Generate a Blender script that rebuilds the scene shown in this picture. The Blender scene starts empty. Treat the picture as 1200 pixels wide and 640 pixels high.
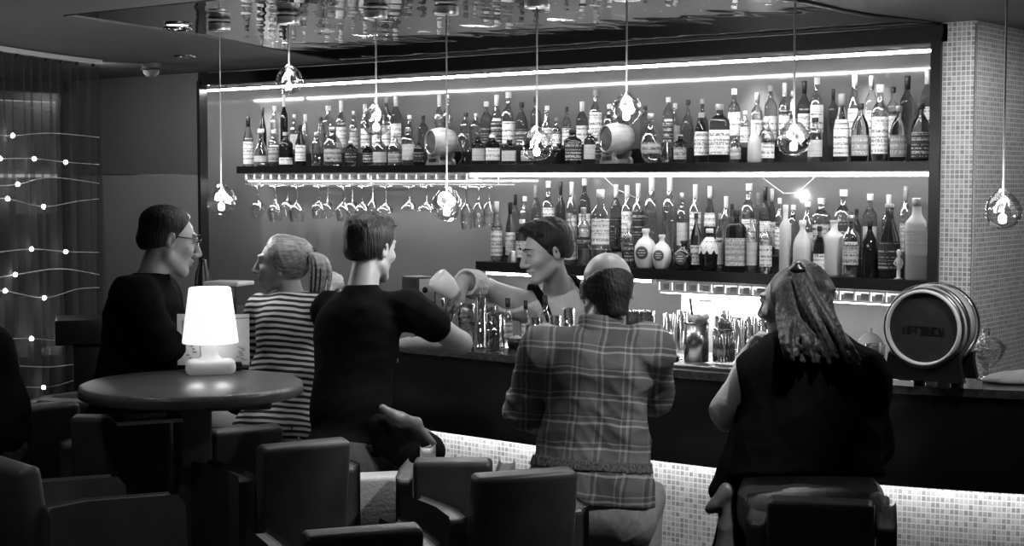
import bpy, math, random
import numpy as np
from mathutils import Vector

sc = bpy.context.scene
col = sc.collection
# ------------------------------------------------------------------ camera, world, exposure
CAM_H = 1.80
PITCH = math.atan(110 / 1800)
YAW = math.radians(38.9)
cd = bpy.data.cameras.new('camera')
cd.sensor_width = 36
cd.lens = 54
cam = bpy.data.objects.new('camera', cd)
cam.location = (0, 0, CAM_H)
cam.rotation_euler = (math.pi / 2 - PITCH, 0, YAW)
col.objects.link(cam)
sc.camera = cam
w = bpy.data.worlds.new('night')
sc.world = w
w.use_nodes = True
w.node_tree.nodes['Background'].inputs[0].default_value = (.5, .5, .5, 1)
w.node_tree.nodes['Background'].inputs[1].default_value = .045
sc.view_settings.view_transform = 'Standard'
sc.view_settings.look = 'None'
sc.view_settings.gamma = 1
sc.view_settings.use_curve_mapping = False
sc.view_settings.exposure = 0.0
sc.cycles.use_denoising = True
sc.cycles.caustics_reflective = False
sc.cycles.caustics_refractive = False
sc.cycles.max_bounces = 14
sc.cycles.transmission_bounces = 12
sc.cycles.transparent_max_bounces = 24
sc.cycles.glossy_bounces = 5
sc.cycles.diffuse_bounces = 3
sc.cycles.sample_clamp_indirect = 6

LED = 105.0          # brightness of the niche strips
def spot(name, loc, target, power, size=1.0, blend=.6, rad=.04):
    l = bpy.data.lights.new(name, 'SPOT')
    l.energy = power; l.spot_size = size; l.spot_blend = blend; l.shadow_soft_size = rad
    o = bpy.data.objects.new(name, l)
    o.location = loc
    o.rotation_euler = (Vector(target) - Vector(loc)).to_track_quat('-Z', 'Y').to_euler()
    col.objects.link(o)
    return o
# ceiling downlights of the room (each sits in a fitting built further down)
DOWN = [((-1.80, 3.72, 2.43), (-2.75, 4.02, 1.0), 75, .9),
        ((-2.45, 3.05, 2.43), (-2.7, 3.7, .6), 4, 1.2),
        ((-3.35, 3.75, 2.43), (-3.62, 3.92, .6), 60, .7),
        ((-4.3, 2.7, 2.43), (-4.25, 3.3, .6), 8, 1.2),
        ((-3.5, 1.8, 2.43), (-3.6, 2.9, .6), 7, 1.3),
        ((-7.05, 5.05, 2.43), (-7.6, 6.05, 1.2), 50, 2.4),
        ((-1.75, 5.25, 2.43), (-2.3, 6.1, 1.5), 95, 1.7)]
for i, (a, b, pw, sz) in enumerate(DOWN):
    spot('downlight_beam', a, b, pw, sz)

# ------------------------------------------------------------------ helpers
_f = np.array([-math.sin(YAW) * math.cos(PITCH), math.cos(YAW) * math.cos(PITCH), -math.sin(PITCH)])
_r = np.array([math.cos(YAW), math.sin(YAW), 0.])
_u = np.cross(_r, _f)
_o = np.array([0, 0, CAM_H])
UP = np.array([0, 0, 1.])
def ray(x, y): return _f + (x - 600) / 1800 * _r - (y - 320) / 1800 * _u
def P(x, y, dep): return _o + ray(x, y) * dep
def atZ(x, y, z): d = ray(x, y); return _o + d * ((z - CAM_H) / d[2])
def atX(x, y, X): d = ray(x, y); return _o + d * (X / d[0])
def atY(x, y, Y): d = ray(x, y); return _o + d * (Y / d[1])
def V(*a): return np.array(a, float)
def nz(v): v = np.asarray(v, float); return v / np.linalg.norm(v)
def lerp(a, b, t): return np.asarray(a) * (1 - t) + np.asarray(b) * t

class MB:
    """collects geometry for ONE mesh"""
    def __init__(s): s.v = []; s.f = []; s.sm = []
    def add(s, vs, fs, smooth=False):
        n = len(s.v)
        s.v += [tuple(float(c) for c in p) for p in vs]
        s.f += [tuple(i + n for i in f) for f in fs]
        s.sm += [smooth] * len(fs)
        return s
    def box(s, c, size, M=None, bev=0):
        hx, hy, hz = [d / 2 for d in size]
        if bev <= 0:
            vs = [V(x, y, z) for z in (-hz, hz) for y in (-hy, hy) for x in (-hx, hx)]
            fs = [(0, 2, 3, 1), (4, 5, 7, 6), (0, 1, 5, 4), (2, 6, 7, 3), (0, 4, 6, 2), (1, 3, 7, 5)]
            sm = False
        else:
            b = min(bev, hx * .99, hy * .99, hz * .99)
            # rounded box by quad rings: superposed sphere corners
            n = 3
            vs = []; idx = {}
            N = 4 * n
            rows = []
            lat = [-math.pi / 2 + math.pi / 2 * i / n for i in range(n + 1)] 
            ths = [(lat[i], -1) for i in range(n + 1)] + [(math.pi / 2 * i / n, 1) for i in range(n + 1)]
            for (t, sz) in ths:
                row = []
                for q, (sx, sy) in enumerate(((1, 1), (-1, 1), (-1, -1), (1, -1))):
                    for k in range(n + 1):
                        a = q * math.pi / 2 + math.pi / 2 * k / n
                        row.append(V(sx * (hx - b) + b * math.cos(t) * math.cos(a), sy * (hy - b) + b * math.cos(t) * math.sin(a), sz * (hz - b) + b * math.sin(t)))
                rows.append(row)
            m = len(rows[0])
            fs = []
            for r_ in rows: vs += r_
            for i in range(len(rows) - 1):
                for j in range(m):
                    fs.append((i * m + j, i * m + (j + 1) % m, (i + 1) * m + (j + 1) % m, (i + 1) * m + j))
            fs.append(tuple(range(m))[::-1]); fs.append(tuple((len(rows) - 1) * m + j for j in range(m)))
            sm = True
        if M is not None: vs = [M @ p for p in vs]
        return s.add([p + np.asarray(c, float) for p in vs], fs, sm)
    def lathe(s, c, prof, n=24, M=None, squash=None, ex=2.0, smooth=True, a0=0, a1=2 * math.pi, closed=True):
        """prof: list of (r, z). ex > 2 makes the section square."""
        vs = []; fs = []
        full = closed
        m = n if full else n + 1
        for (r, z) in prof:
            for j in range(m):
                a = a0 + (a1 - a0) * j / n
                ca, sa = math.cos(a), math.sin(a)
                k = (abs(ca) ** ex + abs(sa) ** ex) ** (-1 / ex) if ex != 2 else 1
                x, y = r * k * ca, r * k * sa
                if squash: y *= squash
                vs.append(V(x, y, z))
        for i in range(len(prof) - 1):
            for j in range(n):
                j2 = (j + 1) % m if full else j + 1
                fs.append((i * m + j, i * m + j2, (i + 1) * m + j2, (i + 1) * m + j))
        if M is not None: vs = [M @ p for p in vs]
        return s.add([p + np.asarray(c, float) for p in vs], fs, smooth)
    def cyl(s, p0, p1, r0, r1=None, n=12, smooth=True):
        r1 = r0 if r1 is None else r1
        return s.tube([p0, p1], [r0, r1], n, smooth)
    def tube(s, pts, r, n=8, smooth=True, flat=None):
        pts = [np.asarray(p, float) for p in pts]
        rs = r if isinstance(r, (list, tuple)) else [r] * len(pts)
        vs = []; fs = []
        t0 = nz(pts[1] - pts[0])
        ref = V(0, 0, 1) if abs(t0[2]) < .9 else V(1, 0, 0)
        for i, p in enumerate(pts):
            t = nz(pts[min(i + 1, len(pts) - 1)] - pts[max(i - 1, 0)])
            a = np.cross(t, ref); a = nz(a); b = np.cross(a, t)
            ref = b
            for j in range(n):
                q = 2 * math.pi * j / n
                vs.append(p + rs[i] * (math.cos(q) * a + math.sin(q) * b * (flat or 1)))
        for i in range(len(pts) - 1):
            for j in range(n):
                fs.append((i * n + j, i * n + (j + 1) % n, (i + 1) * n + (j + 1) % n, (i + 1) * n + j))
        s.add(vs, fs, smooth)
        m = len(s.v) - len(vs)
        s.f.append(tuple(m + j for j in range(n))[::-1]); s.sm.append(False)
        e = m + (len(pts) - 1) * n
        s.f.append(tuple(e + j for j in range(n))); s.sm.append(False)
        return s
    def prism(s, poly, z0, z1):
        n = len(poly)
        vs = [V(x, y, z0) for x, y in poly] + [V(x, y, z1) for x, y in poly]
        fs = [tuple(range(n))[::-1], tuple(range(n, 2 * n))] + [(i, (i + 1) % n, n + (i + 1) % n, n + i) for i in range(n)]
        return s.add(vs, fs)
    def ribbon(s, curve, o0, o1, z0, z1, smooth=False):
        """a solid strip between two offsets of an XY curve"""
        c = [V(*p) for p in curve]
        vs = []; n = len(c)
        for i, p in enumerate(c):
            t = nz(c[min(i + 1, n - 1)] - c[max(i - 1, 0)])
            nn = V(-t[1], t[0])
            for o in (o0, o1):
                for z in (z0, z1):
                    q = p + nn * o
                    vs.append(V(q[0], q[1], z))
        fs = []
        for i in range(n - 1):
            a, b = i * 4, i * 4 + 4
            fs += [(a, b, b + 1, a + 1), (a + 2, a + 3, b + 3, b + 2), (a + 1, b + 1, b + 3, a + 3), (a, a + 2, b + 2, b)]
        fs += [(0, 1, 3, 2), (4 * n - 4, 4 * n - 2, 4 * n - 1, 4 * n - 3)]
        return s.add(vs, fs, smooth)
    def build(s, name, mat, parent=None, loc=None):
        me = bpy.data.meshes.new(name)
        off = np.zeros(3)
        if parent is not None: off = np.array(parent_world(parent))
        elif loc is not None: off = np.array(loc, float)
        me.from_pydata([tuple(np.array(p) - off) for p in s.v], [], s.f)
        me.polygons.foreach_set('use_smooth', s.sm)
        me.update()
        o = bpy.data.objects.new(name, me)
        me.materials.append(mat)
        if parent is not None: o.parent = parent
        elif loc is not None: o.location = tuple(off)
        col.objects.link(o)
        return o

def parent_world(p):
    l = Vector((0, 0, 0))
    while p is not None:
        l = l + p.location
        p = p.parent
    return tuple(l)
def tag(o, label, cat, group=None):
    o['label'] = label; o['category'] = cat
    if group: o['group'] = group
    return o
def struct(o):
    o['kind'] = 'structure'
    return o
def thing(name, label, cat, loc, group=None):
    o = bpy.data.objects.new(name, None)
    o.location = tuple(float(c) for c in loc)
    o.empty_display_size = .05
    col.objects.link(o)
    return tag(o, label, cat, group)
def rotz(a):
    c, s = math.cos(a), math.sin(a)
    return np.array([[c, -s, 0], [s, c, 0], [0, 0, 1.]])
def frame(x, y, z): return np.column_stack([x, y, z])

# ------------------------------------------------------------------ materials (all grey: the photograph is black and white)
def new_mat(name):
    m = bpy.data.materials.new(name)
    m.use_nodes = True
    return m, m.node_tree, m.node_tree.nodes['Principled BSDF']
def g4(v): return (v, v, v, 1)
def M(name, v, rough=.5, metal=0, var=.15, scale=25, bump=0, bscale=60, sheen=0, stretch=None, spec=.5):
    m, nt, b = new_mat(name)
    b.inputs['Roughness'].default_value = rough
    b.inputs['Metallic'].default_value = metal
    b.inputs['Specular IOR Level'].default_value = spec
    if sheen: b.inputs['Sheen Weight'].default_value = sheen
    tc = nt.nodes.new('ShaderNodeTexCoord')
    mp = nt.nodes.new('ShaderNodeMapping')
    nt.links.new(tc.outputs['Object'], mp.inputs[0])
    if stretch: mp.inputs['Scale'].default_value = stretch
    no = nt.nodes.new('ShaderNodeTexNoise')
    no.inputs['Scale'].default_value = scale
    no.inputs['Detail'].default_value = 4
    nt.links.new(mp.outputs[0], no.inputs['Vector'])
    rp = nt.nodes.new('ShaderNodeValToRGB')
    rp.color_ramp.elements[0].color = g4(v * (1 - var)); rp.color_ramp.elements[0].position = .3
    rp.color_ramp.elements[1].color = g4(min(1, v * (1 + var))); rp.color_ramp.elements[1].position = .7
    nt.links.new(no.outputs[0], rp.inputs[0])
    nt.links.new(rp.outputs[0], b.inputs['Base Color'])
    if bump:
        n2 = nt.nodes.new('ShaderNodeTexNoise'); n2.inputs['Scale'].default_value = bscale
        n2.inputs['Detail'].default_value = 3
        nt.links.new(mp.outputs[0], n2.inputs['Vector'])
        bp = nt.nodes.new('ShaderNodeBump'); bp.inputs['Strength'].default_value = bump
        bp.inputs['Distance'].default_value = .02
        nt.links.new(n2.outputs[0], bp.inputs['Height'])
        nt.links.new(bp.outputs[0], b.inputs['Normal'])
    return m
def EM(name, strength, v=1.0):
    m, nt, b = new_mat(name)
    b.inputs['Base Color'].default_value = g4(.8)
    b.inputs['Emission Color'].default_value = g4(v)
    b.inputs['Emission Strength'].default_value = strength
    return m
def GLASS(name, v=1.0, rough=0.0, ior=1.45, spec=.5):
    m, nt, b = new_mat(name)
    b.inputs['Base Color'].default_value = g4(v)
    b.inputs['Transmission Weight'].default_value = 1
    b.inputs['Roughness'].default_value = rough
    b.inputs['IOR'].default_value = ior
    return m
def THIN(name, tint=.93, blend=.35, bump=0, bscale=20, gv=.9, lo=0.05):
    """thin-walled glass: clear in the middle, mirror-like towards its edges"""
    m = bpy.data.materials.new(name); m.use_nodes = True
    nt = m.node_tree; nt.nodes.clear()
    out = nt.nodes.new('ShaderNodeOutputMaterial')
    tr = nt.nodes.new('ShaderNodeBsdfTransparent'); tr.inputs[0].default_value = g4(tint)
    gl = nt.nodes.new('ShaderNodeBsdfGlossy'); gl.inputs['Roughness'].default_value = .03; gl.inputs[0].default_value = g4(gv)
    lw = nt.nodes.new('ShaderNodeLayerWeight'); lw.inputs['Blend'].default_value = blend
    mr = nt.nodes.new('ShaderNodeMapRange'); mr.inputs['To Min'].default_value = lo; mr.inputs['To Max'].default_value = 1
    nt.links.new(lw.outputs['Facing'], mr.inputs['Value'])
    mx = nt.nodes.new('ShaderNodeMixShader')
    nt.links.new(mr.outputs[0], mx.inputs[0])
    nt.links.new(tr.outputs[0], mx.inputs[1]); nt.links.new(gl.outputs[0], mx.inputs[2])
    if bump:
        no = nt.nodes.new('ShaderNodeTexNoise'); no.inputs['Scale'].default_value = bscale
        bp = nt.nodes.new('ShaderNodeBump'); bp.inputs['Strength'].default_value = bump; bp.inputs['Distance'].default_value = .02
        tc = nt.nodes.new('ShaderNodeTexCoord')
        nt.links.new(tc.outputs['Object'], no.inputs['Vector'])
        nt.links.new(no.outputs[0], bp.inputs['Height'])
        nt.links.new(bp.outputs[0], gl.inputs['Normal']); nt.links.new(bp.outputs[0], lw.inputs['Normal'])
    nt.links.new(mx.outputs[0], out.inputs[0])
    return m
def TILE(name, c1, c2, mortar, size=.02, rough=.25, msize=.0022):
    m, nt, b = new_mat(name)
    ge = nt.nodes.new('ShaderNodeNewGeometry')
    sx = nt.nodes.new('ShaderNodeSeparateXYZ'); nt.links.new(ge.outputs['Position'], sx.inputs[0])
    ad = nt.nodes.new('ShaderNodeMath'); nt.links.new(sx.outputs[0], ad.inputs[0]); nt.links.new(sx.outputs[1], ad.inputs[1])
    cx = nt.nodes.new('ShaderNodeCombineXYZ'); nt.links.new(ad.outputs[0], cx.inputs[0]); nt.links.new(sx.outputs[2], cx.inputs[1])
    br = nt.nodes.new('ShaderNodeTexBrick')
    br.offset = 0; br.squash = 1
    br.inputs['Scale'].default_value = 1
    br.inputs['Brick Width'].default_value = size; br.inputs['Row Height'].default_value = size
    br.inputs['Mortar Size'].default_value = msize; br.inputs['Mortar Smooth'].default_value = .1
    br.inputs['Color1'].default_value = g4(c1); br.inputs['Color2'].default_value = g4(c2); br.inputs['Mortar'].default_value = g4(mortar)
    nt.links.new(cx.outputs[0], br.inputs['Vector'])
    nt.links.new(br.outputs['Color'], b.inputs['Base Color'])
    b.inputs['Roughness'].default_value = rough
    bp = nt.nodes.new('ShaderNodeBump'); bp.inputs['Strength'].default_value = .5; bp.inputs['Distance'].default_value = .002; bp.invert = True
    nt.links.new(br.outputs['Fac'], bp.inputs['Height']); nt.links.new(bp.outputs[0], b.inputs['Normal'])
    return m
def STRIPES(name, lo, hi, period, duty, rough=.8, ax=(0, 0, 1), soft=.08, bump=.3, warp=.004):
    """woven stripes across the cloth, measured along an axis of the garment"""
    m, nt, b = new_mat(name)
    tc = nt.nodes.new('ShaderNodeTexCoord')
    no = nt.nodes.new('ShaderNodeTexNoise'); no.inputs['Scale'].default_value = 9
    nt.links.new(tc.outputs['Object'], no.inputs['Vector'])
    dp = nt.nodes.new('ShaderNodeVectorMath'); dp.operation = 'DOT_PRODUCT'
    nt.links.new(tc.outputs['Object'], dp.inputs[0]); dp.inputs[1].default_value = ax
    wq = nt.nodes.new('ShaderNodeMath'); wq.operation = 'MULTIPLY_ADD'
    nt.links.new(no.outputs[0], wq.inputs[0]); wq.inputs[1].default_value = warp * 4; nt.links.new(dp.outputs['Value'], wq.inputs[2])
    dv = nt.nodes.new('ShaderNodeMath'); dv.operation = 'DIVIDE'; nt.links.new(wq.outputs[0], dv.inputs[0]); dv.inputs[1].default_value = period
    fr = nt.nodes.new('ShaderNodeMath'); fr.operation = 'FRACT'; nt.links.new(dv.outputs[0], fr.inputs[0])
    rp = nt.nodes.new('ShaderNodeValToRGB')
    e = rp.color_ramp.elements
    e[0].position = 0; e[0].color = g4(lo); e[1].position = duty - soft; e[1].color = g4(lo)
    for p_, c_ in ((duty, hi), (1 - soft, hi), (1, lo)):
        q = e.new(p_); q.color = g4(c_)
    nt.links.new(fr.outputs[0], rp.inputs[0]); nt.links.new(rp.outputs[0], b.inputs['Base Color'])
    b.inputs['Roughness'].default_value = rough
    return m

m_ceil = M('dark ceiling paint', .17, .65, var=.05, scale=3)
m_floor = M('dark floor', .05, .35, var=.3, scale=6)
m_wallp = M('dark grey wall panel', .11, .28, var=.08, scale=2)
m_wallp2 = M('pale grey wall panel', .22, .3, var=.08, scale=2)
m_back = M('grey gloss niche back panel', .215, .07, var=.06, scale=2, spec=.6)
m_black = M('black lacquer', .012, .3, var=.2)
m_blackgl = M('black gloss fascia', .010, .22, var=.2, scale=4)
m_top = M('dark stone counter', .05, .12, var=.5, scale=40)
m_tile = TILE('glass mosaic tile', .24, .46, .72, rough=.3)
m_tileb = TILE('bar front mosaic tile', .30, .62, .75, rough=.25)
m_led = EM('led strip light', LED)
m_ledu = EM('led strip under shelf', 42)
m_ledbar = EM('led strip under bar', 16)
m_bulb = EM('lamp filament glow', 9)
m_fairy = EM('fairy bulb glow', 60)
m_lampsh = EM('glowing lamp plastic', .92)
m_white = M('white plastic', .75, .4, var=.04)
m_wire = M('pale wire', .5, .4)
m_chrome = M('polished steel', .75, .12, 1, var=.05)
m_brush = M('brushed steel', .55, .3, 1, var=.15, stretch=(1, 1, 12))
# ------------------------------------------------------------------ the setting
YF, YS, YB = 6.05, 6.30, 6.62        # niche frame, shelf edge, niche back
XN = -8.05                           # niche left end, behind the grey panel
CEIL = 2.44
XL, XR = -7.29, -2.61                # niche frame, left and right
XW = -8.65                           # window wall
b = MB(); b.box((-4, 3, -.05), (14, 14, .1)); struct(b.build('floor', m_floor))
# mirror panel outline in the ceiling (over the bar)
MIR = [(-5.17, 3.615), (-4.3, 3.64), (-3.4, 3.72), (-2.95, 4.05), (-2.72, 4.6), (-2.67, 4.97), (-2.70, 5.33), (-2.69, 5.57), (-2.63, 5.90), (-2.62, 6.05),
       (-6.05, 6.05), (-5.9, 5.6), (-5.72, 5.2), (-5.42, 4.52), (-5.28, 3.98)]
def ceiling():
    bm = __import__('bmesh').new()
    out = [(-11, -4), (3, -4), (3, 10), (-11, 10)]
    vo = [bm.verts.new((x, y, CEIL)) for x, y in out]
    vi = [bm.verts.new((x, y, CEIL)) for x, y in MIR]
    eo = [bm.edges.new((vo[i], vo[(i + 1) % 4])) for i in range(4)]
    ei = [bm.edges.new((vi[i], vi[(i + 1) % len(vi)])) for i in range(len(vi))]
    __import__('bmesh').ops.triangle_fill(bm, edges=eo + ei, use_beauty=True)
    me = bpy.data.meshes.new('ceiling'); bm.to_mesh(me); bm.free()
    # drop triangles that fell inside the mirror opening
    o = bpy.data.objects.new('ceiling', me); me.materials.append(m_ceil); col.objects.link(o)
    s_ = o.modifiers.new('thick', 'SOLIDIFY'); s_.thickness = .06; s_.offset = 1
    return struct(o)
cl = ceiling()
if cl.data.polygons[0].normal.z > 0: cl.modifiers['thick'].offset = 1
else: cl.modifiers['thick'].offset = -1
def mirror_mat():
    m, nt, bs = new_mat('rippled mirror foil')
    bs.inputs['Base Color'].default_value = g4(.85); bs.inputs['Metallic'].default_value = 1; bs.inputs['Roughness'].default_value = .03
    tc = nt.nodes.new('ShaderNodeTexCoord'); mp = nt.nodes.new('ShaderNodeMapping')
    mp.inputs['Rotation'].default_value = (0, 0, -.25); mp.inputs['Scale'].default_value = (1, .55, 1)
    nt.links.new(tc.outputs['Object'], mp.inputs[0])
    no = nt.nodes.new('ShaderNodeTexNoise'); no.inputs['Scale'].default_value = 6; no.inputs['Detail'].default_value = .8
    nt.links.new(mp.outputs[0], no.inputs['Vector'])
    bp = nt.nodes.new('ShaderNodeBump'); bp.inputs['Strength'].default_value = 1; bp.inputs['Distance'].default_value = .0042
    nt.links.new(no.outputs[0], bp.inputs['Height']); nt.links.new(bp.outputs[0], bs.inputs['Normal'])
    return m
m_mirror = mirror_mat()
b = MB(); b.prism(MIR, CEIL + .004, CEIL + .05); t_ = b.build('ceiling', m_mirror); t_.name = 'ceiling_mirror_panel'; struct(t_)
# bright edge bead along the near rim, dark shadow gap along the right rim
b = MB(); b.tube([V(x, y, CEIL) for x, y in MIR[0:3]], .004, 6); struct(b.build('trim_1', m_brush))
b = MB(); b.tube([V(x, y, CEIL - .002) for x, y in MIR[3:10]], .012, 6); struct(b.build('trim_2', m_black))
b = MB(); b.tube([V(-7.2, YF - .012, CEIL - .006), V(XR, YF - .012, CEIL - .006)], .004, 6); struct(b.build('trim_3', M('dark bead', .12, .5)))
# walls
b = MB(); b.box(((XW + XL) / 2 - .02, YF + .03, 2.135), (XL - XW + .0, .06, .61)); struct(b.build('wall_back', m_wallp))
b = MB(); b.box(((XW + XL) / 2 - .02, YF + .03, .915), (XL - XW + .0, .06, 1.82)); struct(b.build('wall_back_lower', m_wallp2))
b = MB(); b.box(((XN + XR) / 2, YB + .05, 1.22), (XR - XN, .1, 2.44)); struct(b.build('wall_niche', m_back))
b = MB(); b.box((XN - .02, 6.39, 1.22), (.04, .5, 2.44)); struct(b.build('wall_niche_left', m_back))
b = MB(); b.prism([(XR, YF), (-2.468, YF), (-2.468, 9.5), (XR, 9.5)], 0, CEIL); struct(b.build('wall_right_pillar', m_tile))
b = MB(); b.tube([V(-2.468, YF - .001, 0), V(-2.468, YF - .001, CEIL - .01)], .005, 6); struct(b.build('trim_4', M('dark grout bead', .25, .5)))
b = MB(); b.box(((XL + XR) / 2, YF + .02, 2.399), (XR - XL + .04, .04, .074)); struct(b.build('trim_5', m_black))
b = MB(); b.box((XL, YF + .012, 1.2), (.026, .06, 2.38)); struct(b.build('trim_6', m_black))
b = MB(); b.box((XR - .022, YF + .10, 1.66), (.044, .24, 1.44)); struct(b.build('trim_7', m_black))
# window wall on the left, night outside
b = MB()
for y0, y1 in ((6.0, 6.05), (2.0, 2.06), (4.0, 4.06)): b.box((XW, (y0 + y1) / 2, 1.22), (.08, y1 - y0, 2.44))
b.box((XW, 4.0, .06), (.08, 4.1, .12)); b.box((XW, 4.0, 2.40), (.08, 4.1, .08))
wf = struct(b.build('window_1', m_black))
m_pane = THIN('window glass', .8, .25, gv=.8, lo=.12)
b = MB(); b.box((XW, 4.03, 1.24), (.012, 3.94, 2.24)); struct(b.build('window_1_pane', m_pane, wf))
b = MB(); b.box((-14, 6, -.1), (10, 24, .1)); g_ = struct(b.build('floor_street', M('street paving', .12, .7)))
# lit building across the street
bd = thing('building', 'dim building across the street behind the curtained window', 'building', (-14, 9, 0))
b = MB(); b.box((-14.5, 9, 2.6), (1, 12, 5.2)); b.build('facade', M('building wall', .3, .8), bd)
m_lit = EM('lit building window', .30); m_lit2 = EM('dim glow panel', .07); m_refl = EM('painted reflection line', 1.1)
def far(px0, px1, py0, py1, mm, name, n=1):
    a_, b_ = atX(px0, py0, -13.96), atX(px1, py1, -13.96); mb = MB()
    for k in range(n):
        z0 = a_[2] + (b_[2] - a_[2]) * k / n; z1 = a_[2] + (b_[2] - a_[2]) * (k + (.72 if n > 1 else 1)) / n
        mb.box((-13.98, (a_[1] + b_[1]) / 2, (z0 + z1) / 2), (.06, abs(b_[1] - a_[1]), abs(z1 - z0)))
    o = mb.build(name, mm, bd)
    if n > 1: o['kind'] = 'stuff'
far(-40, 80, 115, 121, m_refl, 'led_reflection'); far(-40, 78, 204, 208, m_refl, 'shelf_reflection')  # glowing strips added as stand-ins for niche lamp and shelf reflections in the window
far(52, 72, 408, 470, m_lit, 'window', 9); far(6, 14, 400, 470, m_lit, 'window', 10); far(18, 46, 408, 462, m_lit2, 'window')
far(-40, 84, 352, 400, m_lit2, 'window'); far(20, 70, 208, 250, m_lit2, 'window'); far(10, 80, 128, 196, EM('faint glow panel', .03), 'window')  # dim glowing panels, not building windows, added to lift the grey tone behind the curtain
# ------------------------------------------------------------------ shelves with their lamps
UZ, LZ = 1.878, 1.359
m_shelf = M('black shelf', .012, .25, var=.2)
XS_U0, XS_L0 = -7.26, -5.335
def shelf(name, lab, x0, z, th):
    o = MB().box(((x0 + XR - .045) / 2, (YS + YB) / 2, z - th / 2), (XR - .045 - x0, YB - YS, th)).build(name, m_shelf, None, (x0, YB, z))
    return tag(o, lab, 'shelf')
shelf('bottle_shelf', 'long black upper bottle shelf across the lit niche', XS_U0, UZ, .042)
shelf('bottle_shelf', 'shorter black lower bottle shelf behind the bartender', XS_L0, LZ, .05)
RISE = .075
m_riser = M('black shelf riser', .015, .3)
def riser(x0, z, lab):
    o = MB().box(((x0 + XR - .06) / 2, 6.53, z + RISE / 2), (XR - .06 - x0, .15, RISE)).build('shelf_riser', m_riser, None, (x0, 6.53, z))
    tag(o, lab, 'riser')
riser(-7.24, UZ, 'black step riser under the back row on the upper shelf')
riser(-5.28, LZ, 'black step riser under the back row on the lower shelf')
def strip(name, lab, x0, x1, y, z, mat, h=.012, d=.012):
    t = thing(name, lab, 'strip light', ((x0 + x1) / 2, y, z))
    MB().box(((x0 + x1) / 2, y, z + h * .5 + .0015), (x1 - x0, d * 1.4, .003)).build('channel', m_black, t)
    MB().box(((x0 + x1) / 2, y, z), (x1 - x0 - .01, d, h)).build('diffuser', mat, t)
    return t
MB().box(((XL + XR) / 2, 6.104, 2.3410), (XR - XL - .05, .094, .006)).build('trim_9', m_black)['kind'] = 'structure'
strip('led_strip', 'bright light line along the top of the niche, behind the black header', XN + .05, XR - .05, 6.128, 2.3345, m_led, .007)
strip('led_strip', 'bright light line under the front edge of the upper shelf', -5.40, XR - .05, YS + .03, UZ - .056, m_ledu, .016)
# loose lamp wires sagging under the upper shelf
def wire(lab, pts, r=.0025):
    o = MB().tube(pts, r, 6).build('lamp_wire', m_wire, None, pts[0]); tag(o, lab, 'wire')
zz = UZ - .06
a_, b_ = atY(890, 203, 6.44), atY(957, 208, 6.44)
wire('pale lamp wire sagging in a shallow loop below the upper shelf, right half', [V(a_[0], 6.44, zz), V(lerp(a_, b_, .45)[0], 6.43, zz - .085), V(lerp(a_, b_, .7)[0], 6.43, zz - .082), V(b_[0], 6.44, zz)])
a_ = atY(706, 204, 6.44)
wire('pale lamp wire hanging at a slant by a white-capped tall bottle', [V(a_[0], 6.44, zz), V(a_[0] + .1, 6.43, zz - .07), V(a_[0] + .21, 6.43, zz - .11)])
# ladder-like lamp rails (bright slots) under both shelves
def lamp_rail(lab, x0, x1, y, z, h):
    t = thing('lamp_rail', lab, 'lamp rail', ((x0 + x1) / 2, y, z))
    f = MB(); n = int(round((x1 - x0) / .075))
    f.box(((x0 + x1) / 2, y, z + h / 2), (x1 - x0, .012, .006)); f.box(((x0 + x1) / 2, y, z - h / 2), (x1 - x0, .012, .009))
    for k in range(n + 1):
        f.box((x0 + (x1 - x0) * k / n, y, z), (.008, .012, h))
    f.build('ladder_frame', M('white lamp frame', .8, .35, var=.03), t)
    e = MB(); e.box(((x0 + x1) / 2, y + .03, z - h * .62), (x1 - x0, .02, .008))
    e.build('light_line', m_ledu, t)
    p = MB()
    for k in range(n):
        xc = x0 + (x1 - x0) * (k + .5) / n
        p.box((xc + .004 * ((k * 7) % 3 - 1), y + .02, z - .002), (.034 + .006 * ((k * 5) % 3), .006, h * .55))
    g_ = p.build('grille', M('dark lamp grille', .06, .4), t); g_['kind'] = 'stuff'
lamp_rail('bright slotted lamp rail above the hanging glasses, under the upper shelf', -7.22, -5.36, YS + .04, UZ - .066, .036)
xa, xb = atY(772, 320, YS + .04)[0], XR - .07
lamp_rail('bright slotted lamp rail under the right part of the lower shelf', xa, xb, YS + .04, LZ - .085, .05)
xa2 = atY(560, 312, YS + .04)[0]
strip('led_strip', 'light line under the left end of the lower shelf, above bartender sleeve', xa2 + .05, xa - .05, YS + .05, LZ - .064, m_ledu, .012)
# glowing white panel at the back counter
lp = thing('light_panel', 'glowing white panel low on the niche back behind the straw jars', 'light panel', (*atY(850, 366, YB - .03)[:2], 1.1))
xa, xb = atY(800, 364, YB - .03)[0], atY(898, 364, YB - .03)[0]
MB().box(((xa + xb) / 2, YB - .03, 1.165), (xb - xa, .012, .075)).build('diffuser', EM('panel glow', 2.6), lp)
MB().box(((xa + xb) / 2, YB - .012, 1.165), (xb - xa + .03, .02, .10)).build('frame', m_white, lp)
# back counter below the niche
bc = MB().box(((XL + XR) / 2 + .02, 6.33, .46), (XR - XL - .14, .56, .92)).build('back_counter', M('dark back counter', .08, .3), None, (-4.9, 6.33, 0))
tag(bc, 'dark back counter under the niche, mostly hidden by the bar', 'counter')
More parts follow.
